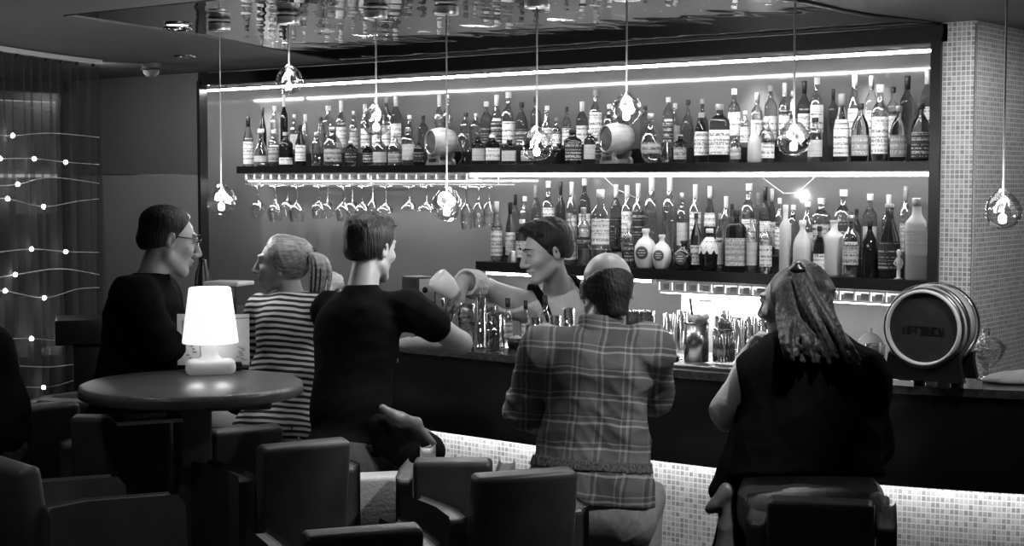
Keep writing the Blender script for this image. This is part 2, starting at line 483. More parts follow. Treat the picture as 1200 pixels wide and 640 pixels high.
# niche spotlights
def puck(px, py, lab):
    p = atY(px, py, 6.42)
    t = thing('niche_spotlight', lab, 'spotlight', (p[0], 6.42, CEIL))
    MB().lathe((p[0], 6.42, 0), [(0, CEIL - .001), (.034, CEIL - .001), (.034, CEIL - .02), (.026, CEIL - .022)]).build('ring', m_chrome, t)
    MB().lathe((p[0], 6.42, 0), [(.026, CEIL - .021), (0, CEIL - .021)]).build('lens', EM('spot lens', 12), t)
    spot('niche_beam', (p[0], 6.44, CEIL - .04), (p[0], 6.60, 2.0), 16, .9)
puck(290, 90, 'small round spotlight at the left end of the niche ceiling')
puck(866, 62, 'small round spotlight in the middle right of the niche ceiling')
puck(1003, 55, 'small round spotlight near the right end of the niche ceiling')

# ------------------------------------------------------------------ bar
BAR = [(-6.56, 5.9), (-6.52, 5.4), (-6.36, 5.05), (-6.05, 4.84), (-5.6, 4.75), (-5.2, 4.73), (-4.9, 4.725), (-4.05, 4.72), (-3.6, 4.715), (-3.2, 4.735), (-2.83, 4.76), (-2.5, 4.80), (-2.29, 4.845), (-2.05, 4.92), (-1.85, 4.995), (-1.5, 5.16), (-1.1, 5.40)]
def smooth_curve(c, n=6):
    c = [V(*p) for p in c]; out = []
    for i in range(len(c) - 1):
        p0, p1, p2, p3 = c[max(i - 1, 0)], c[i], c[i + 1], c[min(i + 2, len(c) - 1)]
        for k in range(n):
            t = k / n
            out.append(.5 * (2 * p1 + (p2 - p0) * t + (2 * p0 - 5 * p1 + 4 * p2 - p3) * t * t + (3 * p1 - p0 - 3 * p2 + p3) * t ** 3))
    return out + [c[-1]]
BC = smooth_curve(BAR)
BZ = 1.10
bar = thing('bar_counter', 'long black bar with a dark stone top and lit mosaic base', 'bar', (-3.4, 4.9, 0))
MB().ribbon(BC, 0, .42, BZ - .028, BZ).build('countertop', m_top, bar)
MB().ribbon(BC, .012, .05, .752, BZ - .028).build('fascia', m_blackgl, bar)
MB().ribbon(BC, .05, .40, .80, BZ - .03).build('carcass', m_black, bar)
BR = [p for p in BC if p[0] > -4.75]; BL_ = [p for p in BC if p[0] < -4.68]
MB().ribbon(BR, .14, .40, 0.0, .80).build('tiled_base', m_tileb, bar)
MB().ribbon(BL_, .13, .40, 0.0, .80).build('plain_base', m_black, bar)
MB().ribbon(BR, .055, .085, .775, .79).build('base_light', m_ledbar, bar)

# ------------------------------------------------------------------ ceiling fittings
def downlight(p, lab, r=.055, lit=4):
    t = thing('ceiling_downlight', lab, 'downlight', (p[0], p[1], CEIL))
    MB().lathe((p[0], p[1], 0), [(r * .78, CEIL - .001), (r * .8, CEIL - .012), (r, CEIL - .010), (r * 1.02, CEIL - .001)], 28).build('trim_ring', m_chrome, t)
    MB().lathe((p[0], p[1], 0), [(r * .79, CEIL - .004), (0, CEIL - .004)], 28).build('lens', EM('downlight lens', lit), t)
downlight(atZ(208, 32, CEIL), 'round ceiling downlight with a bright ring, left of the mirror panel', .06, 1.5)
downlight(atZ(217, 65, CEIL), 'slim ceiling downlight farther back, nearest the grey wall panel', .055, 1.2)
for i, lab in enumerate(['ceiling downlight over the right end of the bar seats', 'ceiling downlight behind the plaid shirt man', 'ceiling downlight over the middle seats', 'ceiling downlight over the round table', 'ceiling downlight over the foreground chairs', 'ceiling downlight before the grey wall panel', 'ceiling downlight by the mosaic pillar']):
    p_ = DOWN[i][0]; t = thing('ceiling_downlight', lab, 'downlight', (p_[0], p_[1], CEIL))
    MB().lathe((p_[0], p_[1], 0), [(.05, CEIL - .001), (.052, CEIL - .012), (.065, CEIL - .010), (.066, CEIL - .001)], 24).build('trim_ring', m_chrome, t)
p = atZ(177, 74, CEIL)
sd = thing('smoke_detector', 'small domed smoke detector on the ceiling before the grey wall', 'smoke detector', (p[0], p[1], CEIL))
MB().lathe((p[0], p[1], CEIL), [(0, -.075), (.025, -.073), (.04, -.06), (.045, -.045), (.05, -.02), (.055, 0)], 20).build('dome', M('grey detector', .25, .5), sd)
MB().lathe((p[0], p[1], CEIL), [(.047, -.04), (.056, -.038), (.056, -.03), (.047, -.028)], 20).build('vent_ring', M('dark detector ring', .08, .5), sd)
# ------------------------------------------------------------------ bottles
m_clear = THIN('clear glass', .94, .68, lo=.09, gv=1)
m_dark = M('dark bottle glass', .012, .06, var=.1)
m_amber = GLASS('amber spirit in glass', .8, 0, 1.36)
m_smoke = GLASS('brown spirit in glass', .5, 0, 1.36)
m_frost = GLASS('frosted glass', .95, rough=.3)
m_frost.node_tree.nodes['Principled BSDF'].inputs['Transmission Weight'].default_value = .35
m_milk = M('white ceramic', .8, .25, var=.03)
m_gbody = {'c': m_clear, 'd': m_dark, 'a': m_amber, 's': m_smoke, 'f': m_frost, 'w': m_milk}
def LABEL(name, v, ink, seed, dens=.5):
    """paper label with rows of small print"""
    m, nt, bs = new_mat(name)
    tc = nt.nodes.new('ShaderNodeTexCoord'); sx = nt.nodes.new('ShaderNodeSeparateXYZ'); nt.links.new(tc.outputs['Object'], sx.inputs[0])
    rows = nt.nodes.new('ShaderNodeTexNoise'); rows.noise_dimensions = '1D'; rows.inputs['Scale'].default_value = 70; rows.inputs['W'].default_value = seed
    a1 = nt.nodes.new('ShaderNodeMath'); a1.inputs[1].default_value = seed * 3.1; nt.links.new(sx.outputs[2], a1.inputs[0]); nt.links.new(a1.outputs[0], rows.inputs['W'])
    mp = nt.nodes.new('ShaderNodeMapping'); mp.inputs['Scale'].default_value = (220, 220, 120); mp.inputs['Location'].default_value = (seed, seed * 2, 0)
    nt.links.new(tc.outputs['Object'], mp.inputs[0])
    dots = nt.nodes.new('ShaderNodeTexNoise'); dots.inputs['Scale'].default_value = 1; dots.inputs['Detail'].default_value = 1; nt.links.new(mp.outputs[0], dots.inputs['Vector'])
    m1 = nt.nodes.new('ShaderNodeMath'); m1.operation = 'GREATER_THAN'; m1.inputs[1].default_value = dens; nt.links.new(rows.outputs[0], m1.inputs[0])
    m2 = nt.nodes.new('ShaderNodeMath'); m2.operation = 'GREATER_THAN'; m2.inputs[1].default_value = .48; nt.links.new(dots.outputs[0], m2.inputs[0])
    mm = nt.nodes.new('ShaderNodeMath'); mm.operation = 'MULTIPLY'; nt.links.new(m1.outputs[0], mm.inputs[0]); nt.links.new(m2.outputs[0], mm.inputs[1])
    mx = nt.nodes.new('ShaderNodeMix'); mx.data_type = 'RGBA'
    mx.inputs[6].default_value = g4(v); mx.inputs[7].default_value = g4(ink); nt.links.new(mm.outputs[0], mx.inputs[0])
    nt.links.new(mx.outputs[2], bs.inputs['Base Color']); bs.inputs['Roughness'].default_value = .55
    return m
m_lab = {'l': [LABEL('pale paper label', .92, .25, 1.3), LABEL('pale paper label', .86, .12, 5.7, .55), LABEL('pale paper label', .88, .3, 9.1)],
         'g': [LABEL('grey paper label', .5, .08, 2.2), LABEL('grey paper label', .55, .7, 7.7), LABEL('grey paper label', .33, .7, 4.1)],
         'k': [LABEL('black paper label', .03, .55, 3.3, .55), LABEL('black paper label', .05, .7, 6.4, .52)]}
m_cap = {'w': M('white cap', .8, .35, var=.05), 'k': M('black cap', .02, .35), 'g': M('grey cap', .3, .4), 's': m_brush, 'o': M('cork stopper', .45, .8)}
PROF = {
 'bord': [(.0, .0), (.9, .0), (1, .02), (1, .60), (.93, .66), (.62, .72), (.40, .77), (.36, .82), (.35, .96), (.40, .965), (.40, .985)],
 'burg': [(.0, .0), (.9, .0), (1, .02), (1, .46), (.9, .56), (.62, .68), (.42, .78), (.36, .86), (.34, .96), (.40, .965), (.40, .985)],
 'whis': [(.0, .0), (.92, .0), (1, .02), (1, .60), (.96, .66), (.80, .71), (.5, .75), (.36, .79), (.33, .86), (.36, .94), (.38, .96)],
 'squat': [(.0, .0), (.92, .0), (1, .03), (1, .66), (.95, .72), (.6, .78), (.36, .81), (.32, .88), (.34, .95)],
 'tall': [(.0, .0), (.92, .0), (1, .015), (1, .66), (.94, .71), (.6, .76), (.44, .80), (.40, .86), (.40, .96)],
 'globe': [(.0, .0), (.45, .0), (.6, .02), (.86, .12), (1, .28), (.98, .42), (.82, .55), (.55, .64), (.34, .69), (.27, .76), (.25, .92), (.31, .94), (.31, .96)],
 'cone': [(.0, .0), (.92, .0), (1, .03), (.97, .12), (.74, .45), (.50, .66), (.36, .78), (.33, .92), (.38, .94), (.38, .96)],
 'dome': [(.0, .0), (.92, .0), (1, .03), (1, .48), (.94, .58), (.76, .68), (.48, .76), (.30, .82), (.28, .92), (.34, .94), (.34, .96)],
 'flask': [(.0, .0), (.5, .0), (.62, .02), (1, .10), (1, .30), (.80, .45), (.46, .60), (.30, .70), (.28, .90), (.38, .93), (.38, .96)],
 'jug': [(.0, .0), (.6, .0), (.74, .03), (.95, .2), (1, .38), (.93, .56), (.66, .70), (.36, .77), (.27, .82), (.26, .93), (.33, .95)],
}
CAPR = {'bord': .38, 'burg': .38, 'whis': .40, 'squat': .38, 'tall': .42, 'globe': .34, 'cone': .38, 'dome': .36, 'flask': .40, 'jug': .32}
WORD = {'bord': 'high-shouldered', 'burg': 'slope-shouldered', 'whis': 'broad-shouldered', 'squat': 'squat', 'tall': 'straight tall', 'globe': 'globe-bodied', 'cone': 'cone-shaped', 'dome': 'dome-shouldered', 'flask': 'flask-shaped', 'jug': 'round jug-like'}
GW = {'c': 'clear', 'd': 'black', 'a': 'amber', 's': 'dark brown', 'f': 'frosted', 'w': 'white'}
rnd = random.Random(4)
def bottle(px, top, wpx, kind, glass, lab, cap, y, z, label, group, sq=0, lz=None):
    """lab: '' none or tone + optional; lz: label band (fractions of height)"""
    p = atY(px, (top + 200) / 2, y)
    dep = float((p - _o) @ _f)
    s = dep / 1800
    # height from the top edge in the picture
    ztop = atY(px, top, y)[2]
    H = ztop - z
    R = wpx * s / 2
    c = V(p[0], y, z)
    ang = math.atan2(-c[1], -c[0])             # towards the room
    rot = rotz(ang + math.pi / 2 + rnd.uniform(-.25, .25) if sq else ang + math.pi / 2)
    prof = [(r * R, q * H) for r, q in PROF[kind]]
    ex = 5.0 if sq else 2.0
    if glass in 'ca' or glass in 'sf': prof = prof + [(0, prof[-1][1])]
    o = MB().lathe(c, prof, 24, M=rot, squash=.72 if sq else None, ex=ex).build('bottle', m_gbody[glass], None, c)
    tag(o, label, 'bottle', group)
    # cap
    cr = CAPR[kind] * R
    if cap:
        z0 = .90 if cap != 'o' else .95
        MB().lathe(c, [(cr * 1.02, H * z0), (cr * 1.08, H * z0 + .002), (cr * 1.08, H - .002), (cr * .98, H), (0, H)], 16).build('cap', m_cap[cap], o)
    # foil collar on long necks
    if kind in ('bord', 'burg') and cap in ('k', 'g', 'w') and H > .24:
        MB().lathe(c, [(.375 * R, H * .80), (.39 * R, H * .80), (.40 * R, H * .90)], 16).build('neck_foil', m_cap[cap], o)
    if lab:
        l0, l1 = lz or {'globe': (.2, .42), 'flask': (.12, .28), 'cone': (.1, .34), 'dome': (.1, .44), 'squat': (.14, .56)}.get(kind, (.12, .5))
        # label follows the body surface over the visible side
        zs = np.linspace(l0, l1, 5)
        rr = np.interp(zs, [q for _, q in PROF[kind]], [r for r, _ in PROF[kind]])
        band = [(r * R + .0012, q * H) for r, q in zip(rr, zs)]
        a = 1.15 if not sq else .95
        MB().lathe(c, band, 16, M=rot, squash=.72 if sq else None, ex=ex, a0=-math.pi / 2 - a, a1=-math.pi / 2 + a, closed=False).build('label', rnd.choice(m_lab[lab]), o)
        if kind in ('bord', 'whis', 'tall', 'burg') and rnd.random() < .4:
            q0, q1 = (.53, .58) if lz is None else (l1 + .02, min(l1 + .07, .62))
            rr = np.interp([q0, q1], [q for _, q in PROF[kind]], [r for r, _ in PROF[kind]])
            MB().lathe(c, [(rr[0] * R + .0012, q0 * H), (rr[1] * R + .0012, q1 * H)], 16, M=rot, squash=.72 if sq else None, ex=ex, a0=-math.pi / 2 - a * .7, a1=-math.pi / 2 + a * .7, closed=False).build('shoulder_label', rnd.choice(m_lab['l' if lab != 'l' else 'k']), o)
    return o
ORD = ['', 'first', 'second', 'third', 'fourth', 'fifth', 'sixth', 'seventh', 'eighth', 'ninth', 'tenth', 'eleventh', 'twelfth', 'thirteenth', 'fourteenth', 'fifteenth', 'sixteenth', 'seventeenth', 'eighteenth', 'nineteenth', 'twentieth']
CW = {'w': 'white-capped', 'k': 'black-capped', 'g': 'grey-capped', 's': 'steel-capped', 'o': 'corked', '': 'open-necked'}
LW = {'l': 'pale label', 'g': 'grey label', 'k': 'black label', '': 'no label'}
PLACED = []
def row(specs, y, z, shelfname, rowname, marks, group):
    """marks: landmarks [(px, words)] used to say which bottle it is"""
    specs = sorted(specs, key=lambda q: q[0])
    xs = [q[0] for q in specs]
    for i, sp in enumerate(specs):
        px, top, wpx, kind, gl, lb, cp = sp[:7]
        best = None
        for mx_, words in marks:
            if mx_ <= px:
                k = sum(1 for q in xs if mx_ <= q <= px); side = 'right of'
            else:
                k = sum(1 for q in xs if px <= q < mx_); side = 'left of'
            if words.startswith('end'):
                side = 'from'
            if best is None or k < best[0]: best = (k, side, words)
        k, side, words = best
        words = words.replace('endL', 'left end').replace('endR', 'right end')
        lbl = f"{GW[gl]} {WORD[kind]} bottle, {LW[lb]}, {ORD[k]} {side} {words}, {rowname}, {shelfname}"
        n = len(lbl.split())
        if n > 16: lbl = f"{GW[gl]} {WORD[kind]} bottle, {ORD[k]} {side} {words}, {rowname}, {shelfname}"
        q0 = atY(px, 150, y); R0 = wpx * float((q0 - _o) @ _f) / 3600
        for dy in (0, .035, -.03, .05):
            if all(abs(z - z2) > .3 or math.hypot(q0[0] - x2, y + dy - y2) > R0 + R2 + .001 for x2, y2, z2, R2 in PLACED): break
        PLACED.append((q0[0], y + dy, z, R0))
        bottle(px, top, wpx, kind, gl, lb, cp, y + dy, z, lbl, group, *sp[7:])
# px, top, width, kind, glass, label, cap, square?, label band
UF = [(291, 137, 13, 'burg', 'a', 'l', 'k', 0, (.05, .5)), (306, 151, 18, 'flask', 'c', 'g', 'w'), (321, 152, 14, 'whis', 'c', 'g', 'w'),
      (335, 155, 17, 'whis', 'd', 'l', 'g', 0, (.05, .25)), (352, 146, 13, 'burg', 'd', 'l', 'k'), (371, 155, 12, 'tall', 'c', '', 's'),
      (390, 149, 22, 'dome', 'c', 'g', 's'), (411, 165, 14, 'squat', 'a', 'k', 'w'), (431, 168, 12, 'squat', 's', 'k', 'w'),
      (445, 158, 17, 'dome', 'c', 'g', 'o'), (463, 158, 17, 'dome', 'c', 'g', 'o'), (478, 150, 15, 'squat', 'c', 'g', 's', 1), (491, 166, 12, 'squat', 'd', 'k', 'k', 1),
      (560, 159, 15, 'squat', 's', 'g', 'k', 1), (577, 158, 17, 'squat', 's', 'l', 'w', 1), (597, 164, 17, 'squat', 'a', 'g', 'k', 1),
      (618, 164, 16, 'squat', 's', 'g', 'k'), (655, 168, 14, 'squat', 'd', '', 'k', 1), (671, 152, 20, 'tall', 'd', 'k', 'k', 1, (.1, .62)),
      (692, 152, 15, 'squat', 'a', 'g', 'w', 1), (702, 158, 9, 'squat', 'c', 'k', 'k'),
      (763, 133, 25, 'globe', 'c', 'g', 's'), (781, 158, 15, 'flask', 'c', '', 'o'), (797, 158, 16, 'squat', 'a', 'g', 'o'),
      (843, 122, 24, 'squat', 's', 'l', 'g', 1), (862, 155, 13, 'whis', 'c', 'g', 'w'), (884, 147, 16, 'dome', 'f', '', 'w'), (898, 138, 20, 'dome', 'c', 'l', 'w'),
      (955, 138, 18, 'whis', 'c', 'g', 'k'), (986, 110, 19, 'burg', 'a', 'l', 'g', 0, (.08, .62)), (1008, 121, 21, 'dome', 's', 'g', 'k', 0, (.1, .45)),
      (1031, 99, 20, 'whis', 'c', 'l', 'w', 0, (.1, .58)), (1053, 124, 20, 'dome', 'a', 'g', 's', 0, (.08, .47)), (1079, 121, 23, 'dome', 's', 'k', 'k', 0, (.05, .5))]
UBK = [(308, 126, 9, 'burg', 'd', '', 'k'), (322, 124, 10, 'tall', 'c', '', 'w'), (333, 111, 9, 'bord', 'd', '', 'w'), (345, 134, 10, 'bord', 'c', 'g', 's'),
       (358, 134, 10, 'burg', 'c', '', 'w'), (376, 137, 11, 'burg', 'a', '', 'k'), (385, 124, 14, 'tall', 'c', '', 'w'), (400, 118, 12, 'bord', 'c', 'l', 'w'),
       (415, 130, 11, 'bord', 'c', 'g', 's'), (428, 122, 11, 'bord', 'c', 'l', 'w'), (441, 115, 11, 'whis', 'a', 'l', 's'), (453, 114, 12, 'whis', 's', 'l', 'g'), (464, 111, 13, 'bord', 'a', 'l', 'w'),
       (480, 135, 11, 'whis', 'c', '', 'w'), (496, 135, 12, 'whis', 's', '', 'k'), (515, 111, 12, 'bord', 'c', '', 'w'), (525, 109, 12, 'bord', 'c', '', 's'),
       (546, 132, 14, 'squat', 'c', '', 'k'), (558, 133, 13, 'squat', 'c', '', 's'), (570, 119, 14, 'whis', 'a', 'k', 'w'), (582, 111, 14, 'burg', 'a', 'k', 'w'), (596, 108, 16, 'whis', 'c', 'l', 'w'),
       (611, 120, 15, 'dome', 'a', 'k', 'k'), (628, 113, 13, 'whis', 'a', 'k', 'k'), (641, 124, 13, 'burg', 'c', 'l', 'w'), (652, 138, 11, 'whis', 'c', 'l', 'g'), (664, 125, 11, 'bord', 'a', 'l', 'k'),
       (682, 119, 14, 'bord', 's', 'l', 'w'), (698, 105, 16, 'whis', 'c', 'l', 'g', 0, (.2, .62)), (714, 122, 13, 'whis', 'c', 'g', 'w'), (731, 126, 13, 'whis', 'a', '', 'k'), (756, 124, 12, 'squat', 'a', '', 'k'),
       (783, 114, 13, 'tall', 'a', 'k', 'w'), (791, 121, 12, 'bord', 'c', 'g', 'w'), (806, 117, 16, 'globe', 'a', '', 'k'), (823, 116, 15, 'globe', 's', '', 'g'),
       (860, 104, 15, 'whis', 'a', 'l', 'w', 0, (.2, .6)), (873, 130, 12, 'squat', 'c', 'l', 'w'), (887, 109, 15, 'bord', 'c', 'l', 'g'), (903, 100, 15, 'whis', 's', 'l', 'g'),
       (919, 97, 13, 'bord', 'c', 'l', 'w'), (928, 106, 12, 'burg', 'c', 'g', 's'), (942, 95, 15, 'bord', 's', 'l', 'k'), (957, 91, 16, 'whis', 'c', 'l', 'w', 0, (.2, .6)),
       (976, 104, 12, 'bord', 's', '', 'k'), (1001, 84, 16, 'burg', 'c', 'l', 'w'), (1021, 89, 15, 'bord', 'a', 'l', 'g'), (1046, 102, 14, 'whis', 'a', 'l', 'k'),
       (1063, 89, 17, 'bord', 's', '', 'k'), (1086, 81, 15, 'bord', 'a', 'l', 'w')]
MU = [(280, 'endL'), (526, 'the left cask'), (731, 'the right cask'), (1092, 'endR')]
row(UF, YS + .055, UZ, 'upper shelf', 'front row', MU + [(822, 'the brush-script bottle')], 'bottles in the front row of the upper shelf')
row(UBK, 6.53, UZ + RISE, 'upper shelf', 'back row', MU, 'bottles in the back row of the upper shelf')
# the bottle with brush-stroke characters on its pale label
kb = bottle(822, 132, 18, 'dome', 's', 'l', 'g', YS + .055, UZ, 'dark brown bottle whose pale label carries two brush-stroke characters, upper shelf', 'bottles in the front row of the upper shelf', 0, (.15, .62))
kc = np.array(kb.location); ka = math.atan2(-kc[1], -kc[0]); kM = rotz(ka + math.pi / 2)
g = MB(); kr = .033
for (x0, z0, x1, z1) in ((-.009, .100, .009, .100), (0, .108, 0, .095), (-.008, .102, -.008, .094), (.008, .102, .008, .094), (-.010, .083, .004, .085), (-.002, .09, -.008, .062), (.004, .088, .010, .070), (-.004, .072, .006, .066), (.006, .066, .002, .056), (-.006, .062, .0, .054)):
    a = kM @ V(x0, -kr * math.cos(x0 / kr) - .0005, z0); c_ = kM @ V(x1, -kr * math.cos(x1 / kr) - .0005, z1)
    g.tube([kc + a, kc + c_], .0013, 5)
g.build('brush_lettering', m_cap['k'], kb)

LF = [(582, 236, 15, 'burg', 'c', 'l', 'w', 0, (.1, .52)), (598, 237, 12, 'burg', 'a', 'l', 'k', 0, (.12, .5)), (612, 257, 16, 'whis', 'a', 'l', 'w'),
      (629, 256, 15, 'whis', 'a', 'l', 'w'), (648, 258, 16, 'whis', 's', 'g', 'k'), (667, 250, 17, 'dome', 'c', 'l', 's'), (684, 243, 16, 'whis', 'c', 'k', 's', 0, (.35, .5)), (704, 222, 21, 'tall', 'c', 'l', 'w', 1, (.28, .62)),
      (723, 262, 15, 'cone', 's', 'g', 'k'), (737, 262, 12, 'squat', 'c', 'k', 'w'),
      (816, 250, 13, 'dome', 's', 'l', 'k'),
      (844, 250, 9, 'tall', 'c', 'g', 's'), (863, 246, 25, 'squat', 's', 'g', 'k', 1, (.1, .55)), (882, 248, 13, 'tall', 'c', 'g', 'k'), (898, 262, 15, 'squat', 'c', 'l', 'w'),
      (921, 240, 14, 'tall', 'f', '', 'w'), (941, 258, 22, 'dome', 'f', '', 'w'), (961, 265, 15, 'dome', 's', 'l', 'k'), (978, 258, 25, 'squat', 'f', '', 'o'),
      (998, 252, 20, 'whis', 'c', 'g', 's', 0, (.2, .5)), (1020, 258, 19, 'dome', 'd', '', 'k'), (1043, 239, 26, 'burg', 's', 'k', 'o'), (1075, 232, 26, 'tall', 'f', 'g', 's', 1, (.3, .6))]
LB = [(604, 228, 11, 'bord', 's', '', 'k'), (615, 230, 12, 'whis', 'c', '', 'w'), (628, 217, 12, 'bord', 'a', '', 'g'), (643, 212, 15, 'whis', 'c', 'l', 'w', 0, (.2, .6)), (657, 213, 11, 'bord', 's', '', 'k'),
      (670, 213, 12, 'bord', 'c', 'l', 'w'), (685, 209, 14, 'whis', 's', 'l', 'w'), (722, 216, 13, 'bord', 's', 'k', 'w'), (735, 217, 14, 'bord', 'c', 'l', 'w', 0, (.2, .6)),
      (748, 215, 14, 'bord', 'c', 'k', 'w', 0, (.2, .6)), (764, 206, 17, 'bord', 'c', '', 'w'), (785, 206, 17, 'bord', 'c', '', 'w'), (800, 226, 14, 'whis', 'c', 'g', 's'), (815, 216, 14, 'bord', 'c', 'l', 'w', 0, (.2, .6)),
      (832, 218, 14, 'burg', 's', 'l', 'w', 0, (.4, .6)), (851, 230, 12, 'bord', 'c', '', 'w'), (858, 239, 10, 'bord', 's', '', 'k'), (878, 215, 18, 'whis', 'c', 'l', 'w'), (889, 226, 11, 'burg', 'c', '', 'g'),
      (897, 219, 13, 'bord', 's', 'l', 'k'), (905, 221, 11, 'burg', 's', 'l', 'w'), (914, 232, 11, 'whis', 'c', 'l', 'w'), (930, 240, 14, 'squat', 'c', '', 'w'), (947, 236, 17, 'dome', 'c', 'g', 'w'), (963, 232, 22, 'squat', 'c', 'g', 'w', 1),
      (989, 222, 22, 'whis', 'c', 'k', 'w', 0, (.3, .55)), (1004, 245, 12, 'bord', 's', '', 'k'), (1020, 227, 17, 'whis', 'a', 'g', 'w'), (1042, 228, 15, 'bord', 'c', '', 'w'), (1062, 218, 14, 'bord', 'c', 'g', 'g'), (1076, 232, 16, 'whis', 'c', 'l', 'k')]
ML = [(562, 'endL'), (757, 'the first white jug'), (832, 'the drip-topped jug'), (1090, 'endR')]
row(LF, YS + .06, LZ, 'lower shelf', 'front row', ML, 'bottles in the front row of the lower shelf')
row(LB, 6.53, LZ + RISE, 'lower shelf', 'back row', ML, 'bottles in the back row of the lower shelf')
# round jugs with medallions
def jug(px, top, wpx, glass, lab, med):
    o = bottle(px, top, wpx, 'jug', glass, '', 'w' if glass == 'w' else 'k', YS + .045, LZ, lab, 'round jugs with medallions on the lower shelf')
    c = np.array(o.location); a = math.atan2(-c[1], -c[0]) - .35
    dep = float((c - _o) @ _f); R = wpx * dep / 3600; H = atY(px, top, YS + .05)[2] - LZ
    d = V(math.cos(a), math.sin(a), 0)
    x = np.cross(UP, d); F = frame(x, np.cross(d, x), d)
    MB().lathe(c + V(0, 0, H * .40) + d * (R * .93), [(R * .56, 0), (R * .56, R * .10), (R * .48, R * .13), (0, R * .14)], 24, M=F).build('medallion', med, o)
    mb = MB()
    for k, wd in enumerate((.5, .7, .45)):
        mb.box(c + V(0, 0, H * .40) + d * (R * 1.08) + V(0, 0, (1 - k) * R * .22), (R * wd, R * .02, R * .07), M=frame(x, -d, UP))
    mb.build('medallion_lettering', m_cap['w'], o)
m_med = M('dark grey medallion', .09, .4)
jug(757, 268, 27, 'w', 'white round jug with a dark medallion, left one of two', m_med)
jug(776, 275, 23, 'w', 'white round jug with a dark medallion, right one of two', m_med)
jug(802, 282, 26, 'd', 'black round jug with a pale-rimmed medallion beside the white jugs', m_med)
dj = bottle(832, 268, 26, 'jug', 'd', '', 'w', YS + .05, LZ, 'black round jug with pale drips over its shoulders', 'round jugs with medallions on the lower shelf')
c = np.array(dj.location); R = 26 * float((c - _o) @ _f) / 3600; H = atY(832, 268, YS + .05)[2] - LZ
mb = MB(); pr = []; n = 30
for j in range(n):
    pass
vs = []; fs = []
for j in range(n):
    a = 2 * math.pi * j / n
    lo_ = .50 - .10 * (abs(math.sin(a * 5)) ** .6)
    for t in np.linspace(0, 1, 6):
        q = lo_ + (.80 - lo_) * t
        r = np.interp(q, [k[1] for k in PROF['jug']], [k[0] for k in PROF['jug']]) * R + .0015
        vs.append(c + V(r * math.cos(a), r * math.sin(a), q * H))
for j in range(n):
    for t in range(5): fs.append((j * 6 + t, ((j + 1) % n) * 6 + t, ((j + 1) % n) * 6 + t + 1, j * 6 + t + 1))
mb.add(vs, fs, True); mb.build('drip_glaze', m_milk, dj)

# small casks on stands on the upper shelf
m_wood = M('pale cask wood', .55, .45, var=.25, scale=12, stretch=(1, 1, 6))
m_woodd = M('dark cask head', .06, .5, var=.35, scale=20)
m_stand = M('grey cask stand', .22, .5)
def letters(c, x, up, d, W, H, n, mat, parent, name='lettering', seed=1):
    """a row of small letter-like strokes"""
    q = random.Random(seed); mb = MB(); F = frame(x, up, d)
    for k in range(n):
        cx = (k + .5) / n * W - W / 2; w_ = W / n * .34
        for sx in (-1, 1):
            if sx == -1 or q.random() < .7: mb.box(c + F @ V(cx + sx * w_, 0, 0), (W / n * .2, H, .0015), M=F)
        for sy in (-1, 0, 1):
            if q.random() < .6: mb.box(c + F @ V(cx, sy * H * .42, 0), (W / n * .7, H * .16, .0015), M=F)
    o = mb.build(name, mat, parent); o['kind'] = 'stuff'
    return o
def cask(px, lab):
    c0 = atY(px, 168, YS + .12); c = V(c0[0], YS + .068, UZ)
    t = thing('small_cask', lab, 'cask', c, 'small casks on the upper shelf')
    d = nz(nz(V(-c[0], -c[1], 0)) * .5 - _r * .87); x = nz(np.cross(UP, d)); F = frame(x, UP, d)
    R = .082; L = .135; zc = .125
    C = c + V(0, 0, zc)
    ringp = [(R * .80, -L / 2), (R * .82, -L / 2), (R * .93, -L / 4), (R * .99, 0), (R * .93, L / 4), (R * .82, L / 2), (R * .78, L / 2), (R * .77, L / 2 - .012)]
    MB().lathe(C, ringp, 32, M=F).build('staves', m_wood, t)
    MB().lathe(C, [(R * .79, L / 2 - .010), (R * .5, L / 2 - .008), (0, L / 2 - .008)], 32, M=F).build('head', m_woodd, t)
    MB().lathe(C, [(0, -L / 2 + .004), (R * .8, -L / 2 + .004)], 32, M=F).build('back_head', m_woodd, t)
    mb = MB(); mb.lathe(C + F @ V(0, -R * .42, L / 2), [(.008, 0), (.008, .022), (.011, .024), (.011, .03), (0, .03)], 12, M=F)
    mb.tube([C + F @ V(0, -R * .42, L / 2 + .018), C + F @ V(0, -R * .42 + .022, L / 2 + .02)], .004, 8)
    mb.build('tap', m_chrome, t)
    mb = MB()
    for sd in (-1, 1):
        pts = [(-R * .95, 0), (R * .95, 0), (R * .9, .02), (R * .68, .035), (R * .82, .062), (R * .62, .058), (0, .042), (-R * .62, .058), (-R * .82, .062), (-R * .68, .035), (-R * .9, .02)]
        vs = [C + F @ V(px_, pz - zc, sd * L * .33 + e) for e in (-.008, .008) for px_, pz in pts]
        n = len(pts); mb.add(vs, [tuple(range(n))[::-1], tuple(range(n, 2 * n))] + [(i, (i + 1) % n, n + (i + 1) % n, n + i) for i in range(n)])
    mb.box(C + F @ V(0, .012 - zc, 0), (R * 1.2, .02, L * .7), M=F)
    mb.build('stand', m_stand, t)
    letters(C + F @ V(0, .026 - zc, L * .33 + .0095), x, UP, d, .085, .020, 8, m_cap['k'], t, 'stand_lettering', int(px))
cask(524, 'small pale cask with dark head on a stand, left of the two')
cask(729, 'small pale cask with dark head on a stand, under a glowing globe')
